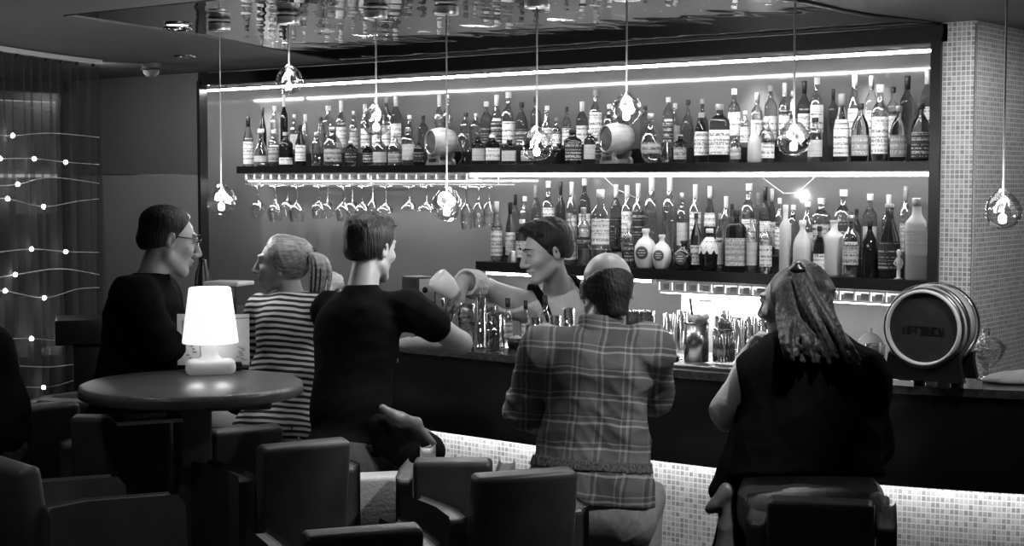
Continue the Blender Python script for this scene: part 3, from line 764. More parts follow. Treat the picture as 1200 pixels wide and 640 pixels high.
# hourglass wine decanter and medal bottle dressing
c0 = atY(545, 190, YS + .06); c = V(c0[0], YS + .05, UZ)
dc = MB().lathe(c, [(0, .0), (.032, .0), (.034, .004), (.012, .035), (.009, .055), (.02, .09), (.034, .125), (.036, .14), (.030, .158), (.026, .165)], 24).build('decanter', THIN('decanter glass', .9, .55, lo=.1), None, c)
tag(dc, 'hourglass-shaped clear decanter beside the left cask', 'decanter')
MB().tube([c + V(.02, -.01, .16), c + V(.055, -.01, .165), c + V(.058, -.01, .13), c + V(.03, -.008, .085)], .004, 8).build('handle', m_clear, dc)
# jigger, figurine on the lower shelf
c0 = atY(603, 300, YS + .04); c = V(c0[0], YS + .03, LZ)
j = MB().lathe(c, [(0, .001), (.034, .001), (.035, .004), (.021, .055), (.020, .062), (.018, .062), (.02, .055)], 24).build('steel_cup', m_brush, None, c); tag(j, 'tapered steel cup upside down on the lower shelf by the bartender', 'cup')
c0 = atY(1053, 325, YS + .02); c = V(c0[0], YS + .02, LZ)
fg = thing('figurine', 'tiny pale standing figurine before the dark bottle at the lower shelf end', 'figurine', c)
mb = MB(); mb.lathe(c, [(0, 0), (.016, 0), (.016, .006), (.009, .008), (.008, .05), (.013, .075), (.014, .09), (.006, .10), (.010, .112), (.011, .122), (.007, .132), (0, .134)], 14)
mb.tube([c + V(-.012, 0, .09), c + V(-.02, -.004, .07), c + V(-.006, -.012, .062)], .004, 6); mb.tube([c + V(.012, 0, .09), c + V(.02, -.004, .07), c + V(.014, -.01, .05)], .004, 6)
mb.build('body', m_milk, fg)
MB().lathe(c, [(.017, .0), (.02, 0), (.02, .004), (.016, .006)], 14).build('base', m_stand, fg)

# ------------------------------------------------------------------ hanging glasses under the upper shelf
m_wine = THIN('wine glass', .96, .62, lo=.12, gv=1)
WG = {'big': (.040, .17, [(.0, .0), (.036, .0), (.036, .003), (.006, .008), (.0045, .03), (.0045, .085), (.010, .092), (.030, .105), (.040, .125), (.041, .14), (.036, .165), (.031, .185)]),
      'fl': (.028, .2, [(.0, .0), (.030, .0), (.030, .003), (.005, .008), (.0045, .03), (.0045, .075), (.012, .084), (.024, .105), (.027, .13), (.026, .16), (.022, .20)]),
      'coupe': (.045, .13, [(.0, .0), (.032, .0), (.032, .003), (.005, .008), (.0045, .03), (.0045, .09), (.012, .096), (.036, .112), (.046, .132), (.047, .14)])}
def hang(px, y, kind, lab, s=1.0):
    p = atY(px, 215, y); z0 = UZ - .115
    c = V(p[0], y, z0); s = s * 1.12
    MR = np.diag([1, 1, -1.])
    o = MB().lathe(c, [(r * s * 1.12, z * s) for r, z in WG[kind][2]], 24, M=MR).build('wine_glass', m_wine, None, c)
    tag(o, lab, 'wine glass', 'glasses hanging under the upper shelf')
ya, yb = 6.34, 6.44
for i, (px, y, kd, s) in enumerate([(302, ya, 'big', .95), (323, ya, 'big', 1.05), (348, ya, 'big', 1.05), (374, ya, 'big', .95), (403, ya, 'big', 1.0), (425, ya, 'big', 1.0)]):
    hang(px, y, kd, f'upside-down wide wine glass, {ORD[i + 1]} from the left in the front hanging row', s)
for i, (px, y, kd, s) in enumerate([(337, yb, 'big', .9), (384, yb, 'big', .95), (413, yb, 'big', .9), (437, yb, 'fl', .9)]):
    hang(px, y, kd, f'upside-down wine glass, {ORD[i + 1]} from the left in the rear hanging row', s)
for i, (px, y, kd, s) in enumerate([(452, ya, 'coupe', 1), (480, ya, 'coupe', .85), (500, ya, 'coupe', .9)]):
    hang(px, y, kd, f'upside-down shallow coupe, {ORD[i + 1]} from the left under the shelf', s)
for i, (px, y, kd, s) in enumerate([(547, ya, 'fl', 1.05), (561, ya, 'fl', 1.0), (573, ya, 'fl', .95)]):
    hang(px, y, kd, f'upside-down tulip glass, {ORD[i + 1]} from the left beside the fifth pendant', s)
rk = thing('glass_rack', 'pale wire rack the stemmed glasses hang from', 'glass rack', (-6.2, 6.4, UZ - .1))
for y in (6.315, 6.365, 6.415, 6.465):
    MB().tube([V(-7.2, y, UZ - .108), V(-5.2, y, UZ - .108)], .003, 6).build('rail', m_wire, rk)
for x in (-7.15, -6.2, -5.25):
    mb = MB(); mb.tube([V(x, 6.315, UZ - .108), V(x, 6.465, UZ - .108)], .003, 6); mb.tube([V(x, 6.39, UZ - .108), V(x, 6.39, UZ - .045)], .003, 6); mb.build('hanger', m_wire, rk)
# ------------------------------------------------------------------ glass pendants
m_globe = THIN('blown pendant glass', .96, .36, bump=.1, bscale=30, lo=.03, gv=1)
m_globe2 = THIN('inner pendant glass', .98, .16, bump=.1, bscale=40, lo=.01, gv=1)
m_cord = M('pale pendant cord', .5, .5)
PEND = [(253, 235, 33, 'leftmost glass pendant, hanging low before the niche frame'), (337, 95, 31, 'small high glass pendant, second from the left'),
        (433, 142, 33, 'glass pendant before the upper bottles, third from the left'), (516, 240, 36, 'low glass pendant by the tulip glasses, fourth from the left'),
        (629, 170, 36, 'glass pendant before the upper shelf, fifth from the left'), (734, 128, 37, 'glass pendant above the right small cask'),
        (930, 163, 39, 'glass pendant before the right half of the upper shelf'), (1175, 247, 42, 'glass pendant before the mosaic pillar')]
PXY = [(-4.875, 4.148), (-4.464, 4.146), (-4.054, 4.208), (-3.754, 4.269), None, None, None, None]
PY = {4: 4.30, 5: 4.32, 6: 4.36, 7: 4.70}
for i, (px, py, wp, lab) in enumerate(PEND):
    if PXY[i]:
        X_, Y_ = PXY[i]; dep = float((V(X_, Y_, 1.8) - _o) @ _f)
    else:
        q = atY(px, py, PY[i]); X_, Y_ = q[0], q[1]; dep = float((q - _o) @ _f)
    z = CAM_H - (py - 210) * dep / 1800
    R = wp * dep / 3600
    zc = CEIL if i < 7 else CEIL
    t = thing('glass_pendant', lab, 'pendant lamp', (X_, Y_, zc), 'glass pendants over the bar')
    c = V(X_, Y_, z)
    rq = random.Random(i)
    # lumpy blown globe
    prof = [(.04, 1.18), (.16, 1.12), (.34, 1.0), (.60, .80), (.84, .48), (.98, .10), (.97, -.25), (.84, -.58), (.58, -.85), (.28, -.97), (0, -1.0)]
    g_ = MB().lathe(c, [(r * R, h * R) for r, h in prof], 28)
    ph = [rq.uniform(0, 6.28) for _ in range(6)]
    g_.v = [tuple(c + (np.array(p) - c) * (1 + .05 * math.sin(2 * math.atan2(p[1] - c[1], p[0] - c[0]) + ph[0]) + .045 * math.sin(3 * math.atan2(p[1] - c[1], p[0] - c[0]) + ph[1] + 40 * (p[2] - c[2])))) for p in g_.v]
    g_.build('globe', m_globe, t)
    MB().lathe(c + V(.008, 0, .05 * R), [(0, .8 * R), (.28 * R, .62 * R), (.5 * R, .15 * R), (.42 * R, -.3 * R), (.2 * R, -.5 * R)], 20).build('inner_bubble', m_globe2, t)
    MB().lathe(c + V(0, 0, -.42 * R), [(0, -.30 * R), (.17 * R, -.27 * R), (.23 * R, -.1 * R), (.21 * R, .15 * R), (.12 * R, .24 * R), (0, .26 * R)], 14).build('bulb', m_bulb, t)
    MB().lathe(c + V(0, 0, 0), [(.07 * R, -.1 * R), (.09 * R, -.1 * R), (.08 * R, .3 * R), (.03 * R, .4 * R), (.03 * R, 1.1 * R)], 12).build('lamp_holder', m_stand, t)
    MB().tube([c + V(0, 0, R * .6), V(X_, Y_, zc - .03)], .0032, 6).build('cord', m_cord, t)
    MB().lathe((X_, Y_, zc), [(0, -.038), (.043, -.038), (.045, -.036), (.045, -.002), (0, -.002)], 28).build('canopy', m_brush, t)
    MB().lathe((X_, Y_, zc), [(.044, -.009), (.0465, -.009), (.0465, -.002), (.044, -.002)], 28).build('canopy_ring', m_black, t)
    pl = bpy.data.lights.new('pendant_glow', 'POINT'); pl.energy = 8.0; pl.shadow_soft_size = .03
    po = bpy.data.objects.new('pendant_glow', pl); po.location = (X_, Y_, z - 0.42 * R); col.objects.link(po)

# ------------------------------------------------------------------ things on the bar
m_tumb = THIN('tumbler glass', .95, .62, lo=.14, gv=1)
m_ice = GLASS('ice', .95, .12, 1.31)
m_liq = GLASS('pale drink', .8, 0, 1.33)
m_steel2 = M('ribbed steel', .6, .25, 1, var=.1)
def on_bar(px, py): return atZ(px, py, BZ)
def dims(c, wp, hp):
    s = float((c - _o) @ _f) / 1800
    return wp * s / 2, hp * s
def glass(px, base, wp, hp, lab, kind='tumbler', name='drinking_glass', fill=0, ice=False, cat='glass', zz=None, Y=None):
    c = on_bar(px, base) if zz is None else V(atY(px, base, Y)[0], Y, zz)
    R, H = dims(c, wp, hp)
    pr = {'tumbler': [(0, .0), (.88, .0), (.9, .02), (1, 1), (.95, 1), (.85, .06), (0, .06)],
          'cone': [(0, .0), (.62, .0), (.62, .02), (.12, .04), (.10, .18), (.2, .24), (1, 1), (.97, 1), (.12, .27)],
          'stem': [(0, .0), (.7, .0), (.7, .02), (.14, .04), (.12, .35), (.6, .42), (.98, .62), (1, .78), (.85, 1), (.82, 1), (.95, .78), (.55, .45), (0, .40)],
          'tube': [(0, .0), (1.25, .0), (1.25, .03), (1, .05), (1, 1), (.93, 1), (.93, .06), (0, .06)]}[kind]
    o = MB().lathe(c, [(r * R, h * H) for r, h in pr], 24).build(name, m_tumb, None, c); tag(o, lab, cat)
    if fill: MB().lathe(c, [(0, .07 * H), (.84 * R * (.95 if kind != 'tube' else 1), .07 * H), (.9 * R, fill * H), (0, fill * H)], 20).build('drink', m_liq, o)
    if ice:
        q = random.Random(int(px))
        for k in range(4):
            a = q.uniform(0, 6.28)
            MB().box(c + V(.4 * R * math.cos(a), .4 * R * math.sin(a), H * (.25 + .16 * k)), (R * .8,) * 3, M=rotz(a), bev=R * .12).build('ice_cube', m_ice, o)
    return o, c, R, H
glass(527, 394, 22, 44, 'conical cocktail glass under the bartender\'s hands', 'cone')
glass(547, 403, 22, 47, 'rounded stemmed glass below the bartender\'s hands', 'stem', fill=.7)
o, c, R, H = glass(564, 408, 10, 60, 'tall slim glass tube standing among the bar glasses', 'tube', 'glass_tube', cat='tube')
MB().tube([c + V(.004, 0, .012), c + V(-.006, .004, H * 1.12)], .0025, 6).build('bar_spoon', m_chrome, o)
glass(579, 411, 19, 43, 'highball glass full of ice, right of the glass tube', fill=.6, ice=True)
glass(574, 399, 19, 40, 'tumbler behind the ice-filled highball', fill=.3)
glass(586, 404, 13, 38, 'slim tumbler behind the dark bowl', 'tumbler')
glass(622, 408, 13, 28, 'low tumbler right of the dark bowl', 'tumbler', fill=.5)
glass(628, 400, 14, 28, 'low tumbler at the plaid man\'s left shoulder', 'tumbler', fill=.4)
glass(651, 408, 14, 38, 'tumbler behind the plaid man\'s left shoulder', 'tumbler')
glass(667, 405, 14, 44, 'tall tumbler close to the plaid man\'s neck', 'tumbler')
glass(742, 416, 19, 52, 'tall glass just right of the bald head', 'tumbler', fill=.6)
glass(758, 418, 19, 54, 'tall glass farther right of the bald head', 'tumbler', fill=.5)
def small_bottle(px, base, wp, hp, lab):
    c = on_bar(px, base); R, H = dims(c, wp, hp)
    o = MB().lathe(c, [(r * R, h * H) for r, h in [(0, 0), (.95, 0), (1, .02), (1, .5), (.8, .62), (.4, .7), (.38, .85), (0, .85)]], 20).build('bitters_bottle', m_clear, None, c)
    tag(o, lab, 'bottle', 'small capped bottles on the bar')
    MB().lathe(c, [(.45 * R, .8 * H), (.5 * R, .81 * H), (.48 * R, H), (0, H)], 14).build('cap', m_cap['k'], o)
    ang = math.atan2(-c[1], -c[0]) + math.pi / 2
    MB().lathe(c, [(R * 1.02, .12 * H), (R * 1.02, .46 * H)], 14, M=rotz(ang), a0=-math.pi / 2 - 1.2, a1=-math.pi / 2 + 1.2, closed=False).build('label', m_lab['l'][0], o)
small_bottle(595, 401, 12, 52, 'small black-capped bottle behind the dark bowl, left of its two mates')
small_bottle(616, 402, 10, 50, 'small black-capped bottle between two low tumblers')
small_bottle(639, 404, 13, 58, 'larger black-capped bottle by the bartender\'s braces')
c = on_bar(604, 408); R, H = dims(c, 21, 12)
o = MB().lathe(c, [(0, 0), (.8 * R, 0), (R, H), (.93 * R, H), (.76 * R, .1 * H), (0, .1 * H)], 28).build('snack_bowl', m_black, None, c); tag(o, 'small black bowl heaped with white snacks on the bar', 'bowl')
mb = MB(); q = random.Random(3)
for k in range(46):
    a, r_ = q.uniform(0, 6.28), R * .8 * math.sqrt(q.random())
    mb.box(c + V(r_ * math.cos(a), r_ * math.sin(a), H * (.8 + .45 * (1 - (r_ / R) ** 2) * q.random())), (.009, .006, .006), M=rotz(a), bev=.002)
h_ = mb.build('popcorn', m_milk, o); h_['kind'] = 'stuff'
c = on_bar(626, 409); t = thing('napkin_pile', 'short stack of white paper napkins beside the black bowl', 'napkins', c)
for k in range(5): MB().box(c + V(0, 0, .002 + .003 * k), (.11, .10, .0024), M=rotz(.3 + .05 * k)).build('napkin', m_white, t)
# caddy, straw jars and tray right of the plaid man
c = on_bar(783, 424); t = thing('napkin_caddy', 'low dark caddy with white paper beside the straw jars', 'caddy', c)
s_ = float((c - _o) @ _f) / 1800
MB().box(c + V(0, 0, .012), (.085, .06, .024), M=rotz(.5), bev=.004).build('box', m_black, t)
MB().box(c + V(-.005, 0, .034), (.07, .045, .018), M=rotz(.55), bev=.004).build('paper', m_white, t)
c = on_bar(828, 431); MB_ = MB().box(c + V(0, 0, .006), (.26, .10, .012), M=rotz(.06), bev=.004); o = MB_.build('serving_tray', m_brush, None, c); tag(o, 'slim steel tray on the bar under the straw jars', 'tray')
def jar(px, base, wp, hp, lab, mat, ribs=0):
    c = on_bar(px, base) + V(0, 0, .0125); R, H = dims(c, wp, hp)
    t = thing('straw_jar', lab, 'jar', c)
    MB().lathe(c, [(0, 0), (R, 0), (R, H), (R * .96, H), (R * .96, .03), (0, .03)], 28).build('jar', mat, t)
    MB().lathe(c, [(R * 1.0, H * .93), (R * 1.05, H * .94), (R * 1.05, H), (R * 1.0, H)], 28).build('rim_band', m_chrome, t)
    if ribs:
        mb = MB()
        for k in range(ribs):
            a = 2 * math.pi * k / ribs; mb.cyl(c + V(R * math.cos(a), R * math.sin(a), .005), c + V(R * math.cos(a), R * math.sin(a), H * .9), .003, n=6)
        x_ = mb.build('rib', m_steel2, t); x_['kind'] = 'stuff'
    return t, c, R, H
t, c, R, H = jar(816, 427, 29, 47, 'big steel straw jar with a black straw leaning out', m_steel2)
MB().tube([c + V(0, 0, .03), c + V(-.02, .0, H + .02), c + V(-.03, 0, H + .085)], .0045, 8).build('straw', m_black, t)
mb = MB(); q = random.Random(9)
for k in range(16):
    a, r_ = q.uniform(0, 6.28), R * .75 * math.sqrt(q.random()); mb.lathe(c + V(r_ * math.cos(a) + .01, r_ * math.sin(a), H + .012 * q.random() + .004), [(0, -.014), (.011, -.008), (.013, .003), (.007, .012), (0, .014)], 8)
f_ = mb.build('garnish', m_milk, t); f_['kind'] = 'stuff'
t, c, R, H = jar(848, 428, 24, 40, 'shorter ribbed glass jar right of the big steel jar', m_tumb, 22)
for k, (dx, mm) in enumerate(((-.012, m_cap['k']), (.012, m_cap['k']))):
    MB().lathe(c + V(dx, .0, 0), [(0, .02), (.008, .02), (.008, H), (.013, H + .006), (.012, H + .025), (.006, H + .035), (0, H + .036)], 12).build('stirrer', m_steel2, t)
# back counter things behind the straw jars
c = V(atY(826, 350, 6.48)[0], 6.48, .92)
t = thing('canister', 'tall white-lidded canister behind the straw jars', 'canister', c)
H = atY(826, 341, 6.48)[2] - .92
MB().lathe(c, [(0, 0), (.05, 0), (.052, .01), (.052, H * .8), (.03, H * .84), (.03, H * .88)], 24).build('body', m_frost, t)
MB().lathe(c, [(.034, H * .86), (.045, H * .87), (.045, H * .98), (.04, H), (0, H)], 24).build('lid', m_white, t)
for k, px in enumerate((784, 800, 850, 864, 879, 895)):
    glass(px, 380, 15, 44 + (k % 3) * 5, f'upturned tumbler on the back counter, {ORD[k + 1]} from the left behind the straw jars', 'tumbler', 'drinking_glass', zz=.96 + .0, Y=6.3)
    p = atY(px, 380, 6.3)
tr = MB().box((-4.02, 6.3, .94), (.75, .16, .04), bev=.01).build('glass_mat', M('white bar mat', .6, .5), None, (-4.02, 6.3, .92)); tag(tr, 'pale drip mat under the upturned tumblers on the back counter', 'mat')
# dome-lidded jar and straw glass behind the woman's shoulder
c = on_bar(1019, 442); R, H = dims(c, 30, 58)
t = thing('lidded_jar', 'pale glass jar with a domed lid behind the woman in the vest', 'jar', c)
MB().lathe(c, [(0, 0), (.9 * R, 0), (R, .04 * H), (R, .55 * H), (.95 * R, .62 * H)], 28).build('jar', m_frost, t)
MB().lathe(c, [(1.03 * R, .60 * H), (1.05 * R, .64 * H), (.9 * R, .76 * H), (.55 * R, .86 * H), (.2 * R, .90 * H), (.1 * R, .93 * H), (.18 * R, .97 * H), (.1 * R, H), (0, H)], 28).build('lid', m_frost, t)
o, c, R, H = glass(1025, 449, 24, 46, 'tumbler with a straw, left of the large cask', fill=.35)
MB().tube([c + V(.012, -.01, .01), c + V(.02, .0, H + .005)], .004, 8).build('straw', m_white, o)
# the large cask
cc = on_bar(1091, 450); R, _ = dims(cc, 97, 10)
t = thing('large_cask', 'large dark-headed cask lying on a black cradle at the bar end', 'cask', cc)
camd = nz(V(-cc[0], -cc[1], 0)); lf = -_r
d = nz(camd * .94 + lf * .34); x = nz(np.cross(UP, d)); F = frame(x, UP, d)
zc = CAM_H - (381 - 210) * float((cc - _o) @ _f) / 1800 - BZ
C = cc + V(0, 0, zc); L = .21
MB().lathe(C, [(R * .86, -L / 2), (R * .92, -L * .35), (R, -L * .1), (R * 1.0, L * .1), (R * .95, L * .35), (R * .90, L / 2), (R * .84, L / 2), (R * .83, L / 2 - .02)], 48, M=F).build('staves', M('bleached cask wood', .8, .45, var=.12, scale=10), t)
MB().lathe(C, [(R * .845, L / 2 - .018), (R * .4, L / 2 - .016), (0, L / 2 - .016)], 48, M=F).build('head', M('black painted cask head', .03, .45, var=.2), t)
MB().lathe(C, [(0, -L / 2 + .01), (R * .87, -L / 2 + .01)], 48, M=F).build('back_head', m_woodd, t)
for z0 in (.42, .25, -.25, -.42):
    rr = R * (1.0 if abs(z0) < .3 else .935) + .002
    MB().lathe(C, [(rr, z0 * L - .011), (rr + .002, z0 * L - .010), (rr + .002, z0 * L + .010), (rr, z0 * L + .011)], 48, M=F).build('hoop', m_brush, t)
letters(C + F @ V(0, -.01, L / 2 - .0145), x, UP, d, R * 1.0, .028, 7, m_black, t, 'head_lettering', 5)
mb = MB()
for sd in (-1, 1):
    pts = [(-R * .95, -zc + .02), (-R * .6, -zc + .02), (-R * .6, -zc), (-R * .35, -zc), (-R * .35, -zc + .02), (R * .35, -zc + .02), (R * .35, -zc), (R * .6, -zc), (R * .6, -zc + .02), (R * .98, -zc + .02), (R * .9, -zc + .06), (R * .85, -R * .62), (R * .62, -R * .75), (R * .3, -R * .93), (0, -R * .98), (-R * .3, -R * .93), (-R * .62, -R * .75), (-R * .85, -R * .62)]
    vs = [C + F @ V(px_, pz, sd * L * .36 + e) for e in (-.015, .015) for px_, pz in pts]; n = len(pts)
    mb.add(vs, [tuple(range(n))[::-1], tuple(range(n, 2 * n))] + [(i, (i + 1) % n, n + (i + 1) % n, n + i) for i in range(n)])
mb.box(C + F @ V(0, -zc + .035, 0), (R * 1.4, .03, L * .7), M=F)
mb.build('cradle', m_black, t)
MB().box(C + F @ V(-R * .45, -zc + .009, L * .36 + .022), (R * .5, .018, .004), M=F).build('nameplate', m_white, t)
# candy jar
c = on_bar(1155, 444); R, H = dims(c, 47, 60)
t = thing('candy_jar', 'footed cut-glass candy jar with a pointed lid by the pillar', 'jar', c)
mg = THIN('cut glass', .9, .5, bump=.8, bscale=90, lo=.15, gv=1)
MB().lathe(c, [(0, 0), (.55 * R, 0), (.55 * R, .02 * H), (.15 * R, .06 * H), (.13 * R, .16 * H), (.3 * R, .22 * H), (.8 * R, .42 * H), (.95 * R, .60 * H), (.92 * R, .62 * H), (.75 * R, .44 * H), (.1 * R, .25 * H)], 12).build('bowl', mg, t)
MB().lathe(c, [(.99 * R, .60 * H), (1.0 * R, .64 * H), (.7 * R, .76 * H), (.28 * R, .84 * H), (.18 * R, .86 * H), (.2 * R, .96 * H), (.14 * R, H), (0, H)], 12).build('lid', mg, t)
mb = MB(); q = random.Random(2)
for k in range(40):
    a, r_, zz = q.uniform(0, 6.28), R * .68 * math.sqrt(q.random()), q.uniform(.38, .66)
    if zz < .45: r_ *= .6
    mb.box(c + V(r_ * math.cos(a), r_ * math.sin(a), zz * H), (.016, .012, .010), M=rotz(a), bev=.004)
k_ = mb.build('sweets', M('grey sweets', .4, .4), t); k_['kind'] = 'stuff'
# card terminal
c = on_bar(491, 398); t = thing('card_terminal', 'card terminal with a pale face on a black stand beside the black T-shirt', 'terminal', c)
d = nz(nz(V(-c[0], -c[1], 0)) * .8 + _r * .5); x = nz(np.cross(UP, d)); F = frame(x, UP, d)
MB().lathe(c, [(0, 0), (.055, 0), (.05, .012), (.018, .02), (.018, .15), (0, .15)], 20).build('stand', m_black, t)
MB().box(c + V(0, 0, .215), (.10, .125, .13), M=F, bev=.008).build('housing', M('black terminal shell', .02, .4), t)
MB().box(c + V(0, 0, .22) + d * .068, (.075, .10, .004), M=F).build('face_plate', M('pale terminal face', .5, .4), t)
MB().lathe(c + V(0, 0, .222) + d * .071 - x * .012, [(0, .002), (.013, .002), (.014, 0)], 16, M=F).build('dial', m_black, t)
# left end of the bar: bottle in a cooler, lit white tray, crumpled towel
c = V(atY(238, 340, 5.05)[0], 5.05, BZ); s_ = float((c - _o) @ _f) / 1800
ct = CAM_H - (303 - 210) * s_
t = thing('cocktail_shaker', 'dark-topped steel shaker standing behind the table lamp', 'shaker', c)
H = ct - BZ
MB().lathe(c, [(0, 0), (.035, 0), (.045, H * .5), (.046, H * .52), (.044, H * .54)], 24).build('cup', m_brush, t)
MB().lathe(c, [(.045, H * .53), (.038, H * .75), (.022, H * .9), (.018, H * .98), (0, H)], 24).build('cap', m_black, t)
c = V(atY(268, 340, 4.98)[0], 4.98, BZ)
t = thing('lit_tray', 'pale raised tray left of the blonde woman\'s face', 'tray', c)
MB().box(c + V(0, 0, .19), (.20, .16, .022), M=rotz(.3), bev=.008).build('tray', m_white, t)
MB().box(c + V(0, 0, .09), (.06, .06, .18), M=rotz(.3), bev=.01).build('pedestal', m_black, t)
# ------------------------------------------------------------------ furniture
m_leath = M('dark leather', .075, .42, var=.25, scale=8, bump=.05, bscale=120)
m_leath2 = M('worn grey leather', .15, .4, var=.2, scale=6, bump=.05, bscale=120)
m_pale = M('pale leather', .62, .45, var=.08, scale=5, bump=.12, bscale=90)
m_leg = M('chair leg steel', .3, .3, 1, var=.1)
m_tab = M('dark wood table top', .16, .28, var=.25, scale=9, stretch=(1, 8, 1))
m_tabr = M('table rim', .17, .35, var=.2)
def chair(px, top, dep, a, lab, mat=None, inner=None, ht=.95, w=.31, grp='upholstered bar chairs'):
    """back panel seen at px,top,dep; a = degrees the chair is turned to the right of the line of sight"""
    mat = mat or m_leath; inner = inner or mat
    bc_ = P(px, top, dep)
    ry = nz(V(*(bc_[:2]), 0)); h = math.radians(a)
    fw = V(ry[0] * math.cos(h) + ry[1] * math.sin(h), -ry[0] * math.sin(h) + ry[1] * math.cos(h), 0)
    rt = np.cross(fw, UP); F = frame(rt, fw, UP)
    k = bc_[2] / ht if abs(bc_[2] - ht) < .12 else 1.0
    ht = ht * k
    c = V(bc_[0], bc_[1], 0) + fw * .235
    t = thing('bar_chair', lab, 'chair', c, grp)
    g = lambda x, y, z: c + F @ V(x, y, z)
    tl = math.radians(8)
    R_ = F @ np.array([[1, 0, 0], [0, math.cos(tl), -math.sin(tl)], [0, math.sin(tl), math.cos(tl)]])
    zb = .50; hb = ht - zb
    MB().box(g(0, -.215 - .5 * math.sin(tl) * 0, zb + hb / 2), (w, .075, hb), M=R_, bev=.018).build('backrest', mat, t)
    MB().box(g(0, .02, .655), (w - .02, .42, .11), M=F, bev=.035).build('seat', inner, t)
    MB().box(g(0, .01, .54), (w, .42, .13), M=F, bev=.02).build('seat_frame', mat, t)
    for sx in (-1, 1):
        mb = MB()
        sh = [(-.20, .52), (.20, .52), (.22, .60), (.21, .80), (.19, .825), (-.10, .845), (-.20, .84)]
        x0, x1 = sx * (w / 2 + .005), sx * (w / 2 + .06)
        vs = [g(x, y, z) for x in (x0, x1) for y, z in sh]; n = len(sh)
        fs = [tuple(range(n)), tuple(range(n, 2 * n))[::-1]] + [(i, (i + 1) % n, n + (i + 1) % n, n + i) for i in range(n)]
        mb.add(vs, fs)
        ar = mb.build('armrest', inner if (sx == 1) else mat, t)
        bv = ar.modifiers.new('soft edges', 'BEVEL'); bv.width = .015; bv.segments = 3
        for sy in (-1, 1):
            mb = MB(); mb.cyl(g(sx * (w / 2 - .03), sy * .17, .48), g(sx * (w / 2 - .01), sy * .20, 0.0), .016, .012, 10); mb.build('leg', m_leg, t)
    mb = MB(); q = [g(-w / 2 + .015, .19, .24), g(w / 2 - .015, .19, .24)]; mb.cyl(*q, .010, n=8); mb.build('footrest', m_leg, t)
    return t
chair(143, 486, 5.5, 16, 'dark bar chair behind the round table, man in black sweater on it', w=.36)
chair(288, 500, 5.80, -22, 'dark bar chair right of the table post, below the striped top', m_leath, w=.28)
chair(355, 517, 4.98, -24, 'dark bar chair behind the man in the black T-shirt, left of the pale chair')
chair(438, 555, 5.40, -8, 'pale leather bar chair under the man in the black T-shirt', m_pale, ht=.79, w=.33)
chair(531, 537, 4.86, 4, 'empty black bar chair with a lit top edge, centre foreground', m_leath, w=.25)
chair(613, 551, 4.36, -22, 'grey leather bar chair at the plaid man\'s back, overlapping an empty chair', m_leath)
chair(962, 584, 4.22, 2, 'black bar chair under the woman in the vest', m_leath, w=.29)
chair(424, 618, 3.9, -14, 'bar chair at the bottom edge whose top only shows, left of centre', m_leath)
chair(12, 540, 4.55, 66, 'grey leather bar chair in the left corner, turned to the right', m_leath2)
chair(44, 473, 5.9, -20, 'dark bar chair at the left edge, before the curtain', m_leath)
chair(84, 468, 6.5, 30, 'black bar chair farther back, left of the round table top', m_leath)
st = P(690, 640, 4.97); st[2] = 0
t = thing('bar_stool', 'round stool under the plaid man, just below the picture', 'stool', st)
MB().lathe(st, [(0, .55), (.17, .55), (.18, .57), (.17, .60), (.12, .61), (0, .612)], 28).build('seat', m_leath, t)
MB().lathe(st, [(.025, .03), (.025, .56)], 14).build('post', m_leg, t)
MB().lathe(st, [(0, .03), (.2, .03), (.21, .0), (0, 0)], 28).build('base', m_leg, t)
# the round table
tc_ = atZ(225, 448, 1.10); tc_ = V(tc_[0], tc_[1], 0)
t = thing('round_table', 'tall round dark table with a square post', 'table', tc_)
MB().lathe(tc_, [(0, 1.10), (.366, 1.10), (.378, 1.095), (.38, 1.085)], 64).build('tabletop', m_tab, t)
MB().lathe(tc_, [(.38, 1.086), (.381, 1.062), (.374, 1.058), (0, 1.058)], 64).build('rim', m_tabr, t)
ry = nz(tc_); F = frame(np.cross(ry, UP), ry, UP)
MB().box(tc_ + V(0, 0, .53) + F @ V(0.0, 0, 0), (.112, .112, 1.06), M=F @ rotz(.25), bev=.012).build('post', m_tabr, t)
MB().box(tc_ + F @ V(.02, 0, 1.03), (.50, .10, .055), M=F, bev=.01).build('cross_rail', m_tabr, t)
MB().box(tc_ + F @ V(-.16, -.02, .985), (.22, .22, .012), M=F @ rotz(.2)).build('lower_shelf', m_brush, t)
MB().lathe(tc_, [(0, .03), (.25, .03), (.27, .02), (.27, 0), (0, 0)], 40).build('foot_plate', m_black, t)
for k, (dx, dy, rz, lab) in enumerate(((-.18, -.05, .5, 'folded pale leaflet on the shelf under the table top'), (-.13, -.03, .1, 'pale card beside the leaflet on the under-table shelf'))):
    o = MB().box(tc_ + F @ V(dx, dy, .9985 + .0), (.08, .05, .014), M=F @ rotz(rz)).build('leaflet', m_lab['l'][k], None, tc_ + F @ V(dx, dy, .991)); tag(o, lab, 'leaflet')
# table lamp
lc = atZ(247, 438, 1.10); s_ = float((lc - _o) @ _f) / 1800
t = thing('table_lamp', 'glowing white plastic lamp on the round table', 'lamp', lc)
L_ = nz(V(lc[0], lc[1], 0)); F = frame(np.cross(L_, UP), L_, UP)
MB().box(lc + V(0, 0, .026), (.178, .13, .05), M=F, bev=.022).build('base', EM('glowing lamp base', .08), t)
zt = CAM_H - (336 - 210) * s_; zb = CAM_H - (401 - 210) * s_
MB().lathe(lc, [(.05, .05), (.032, .062), (.026, .085), (.025, zb - BZ + .02)], 24).build('stem', EM('glowing lamp stem', .16), t)
MB().lathe(lc, [(.0, zt - BZ - .03), (.02, zt - BZ - .004), (.070, zt - BZ), (.075, zt - BZ - .003), (.1005, zb - BZ + .004), (.099, zb - BZ), (.096, zb - BZ + .003), (.02, zb - BZ + .02)], 40).build('shade', m_lampsh, t)
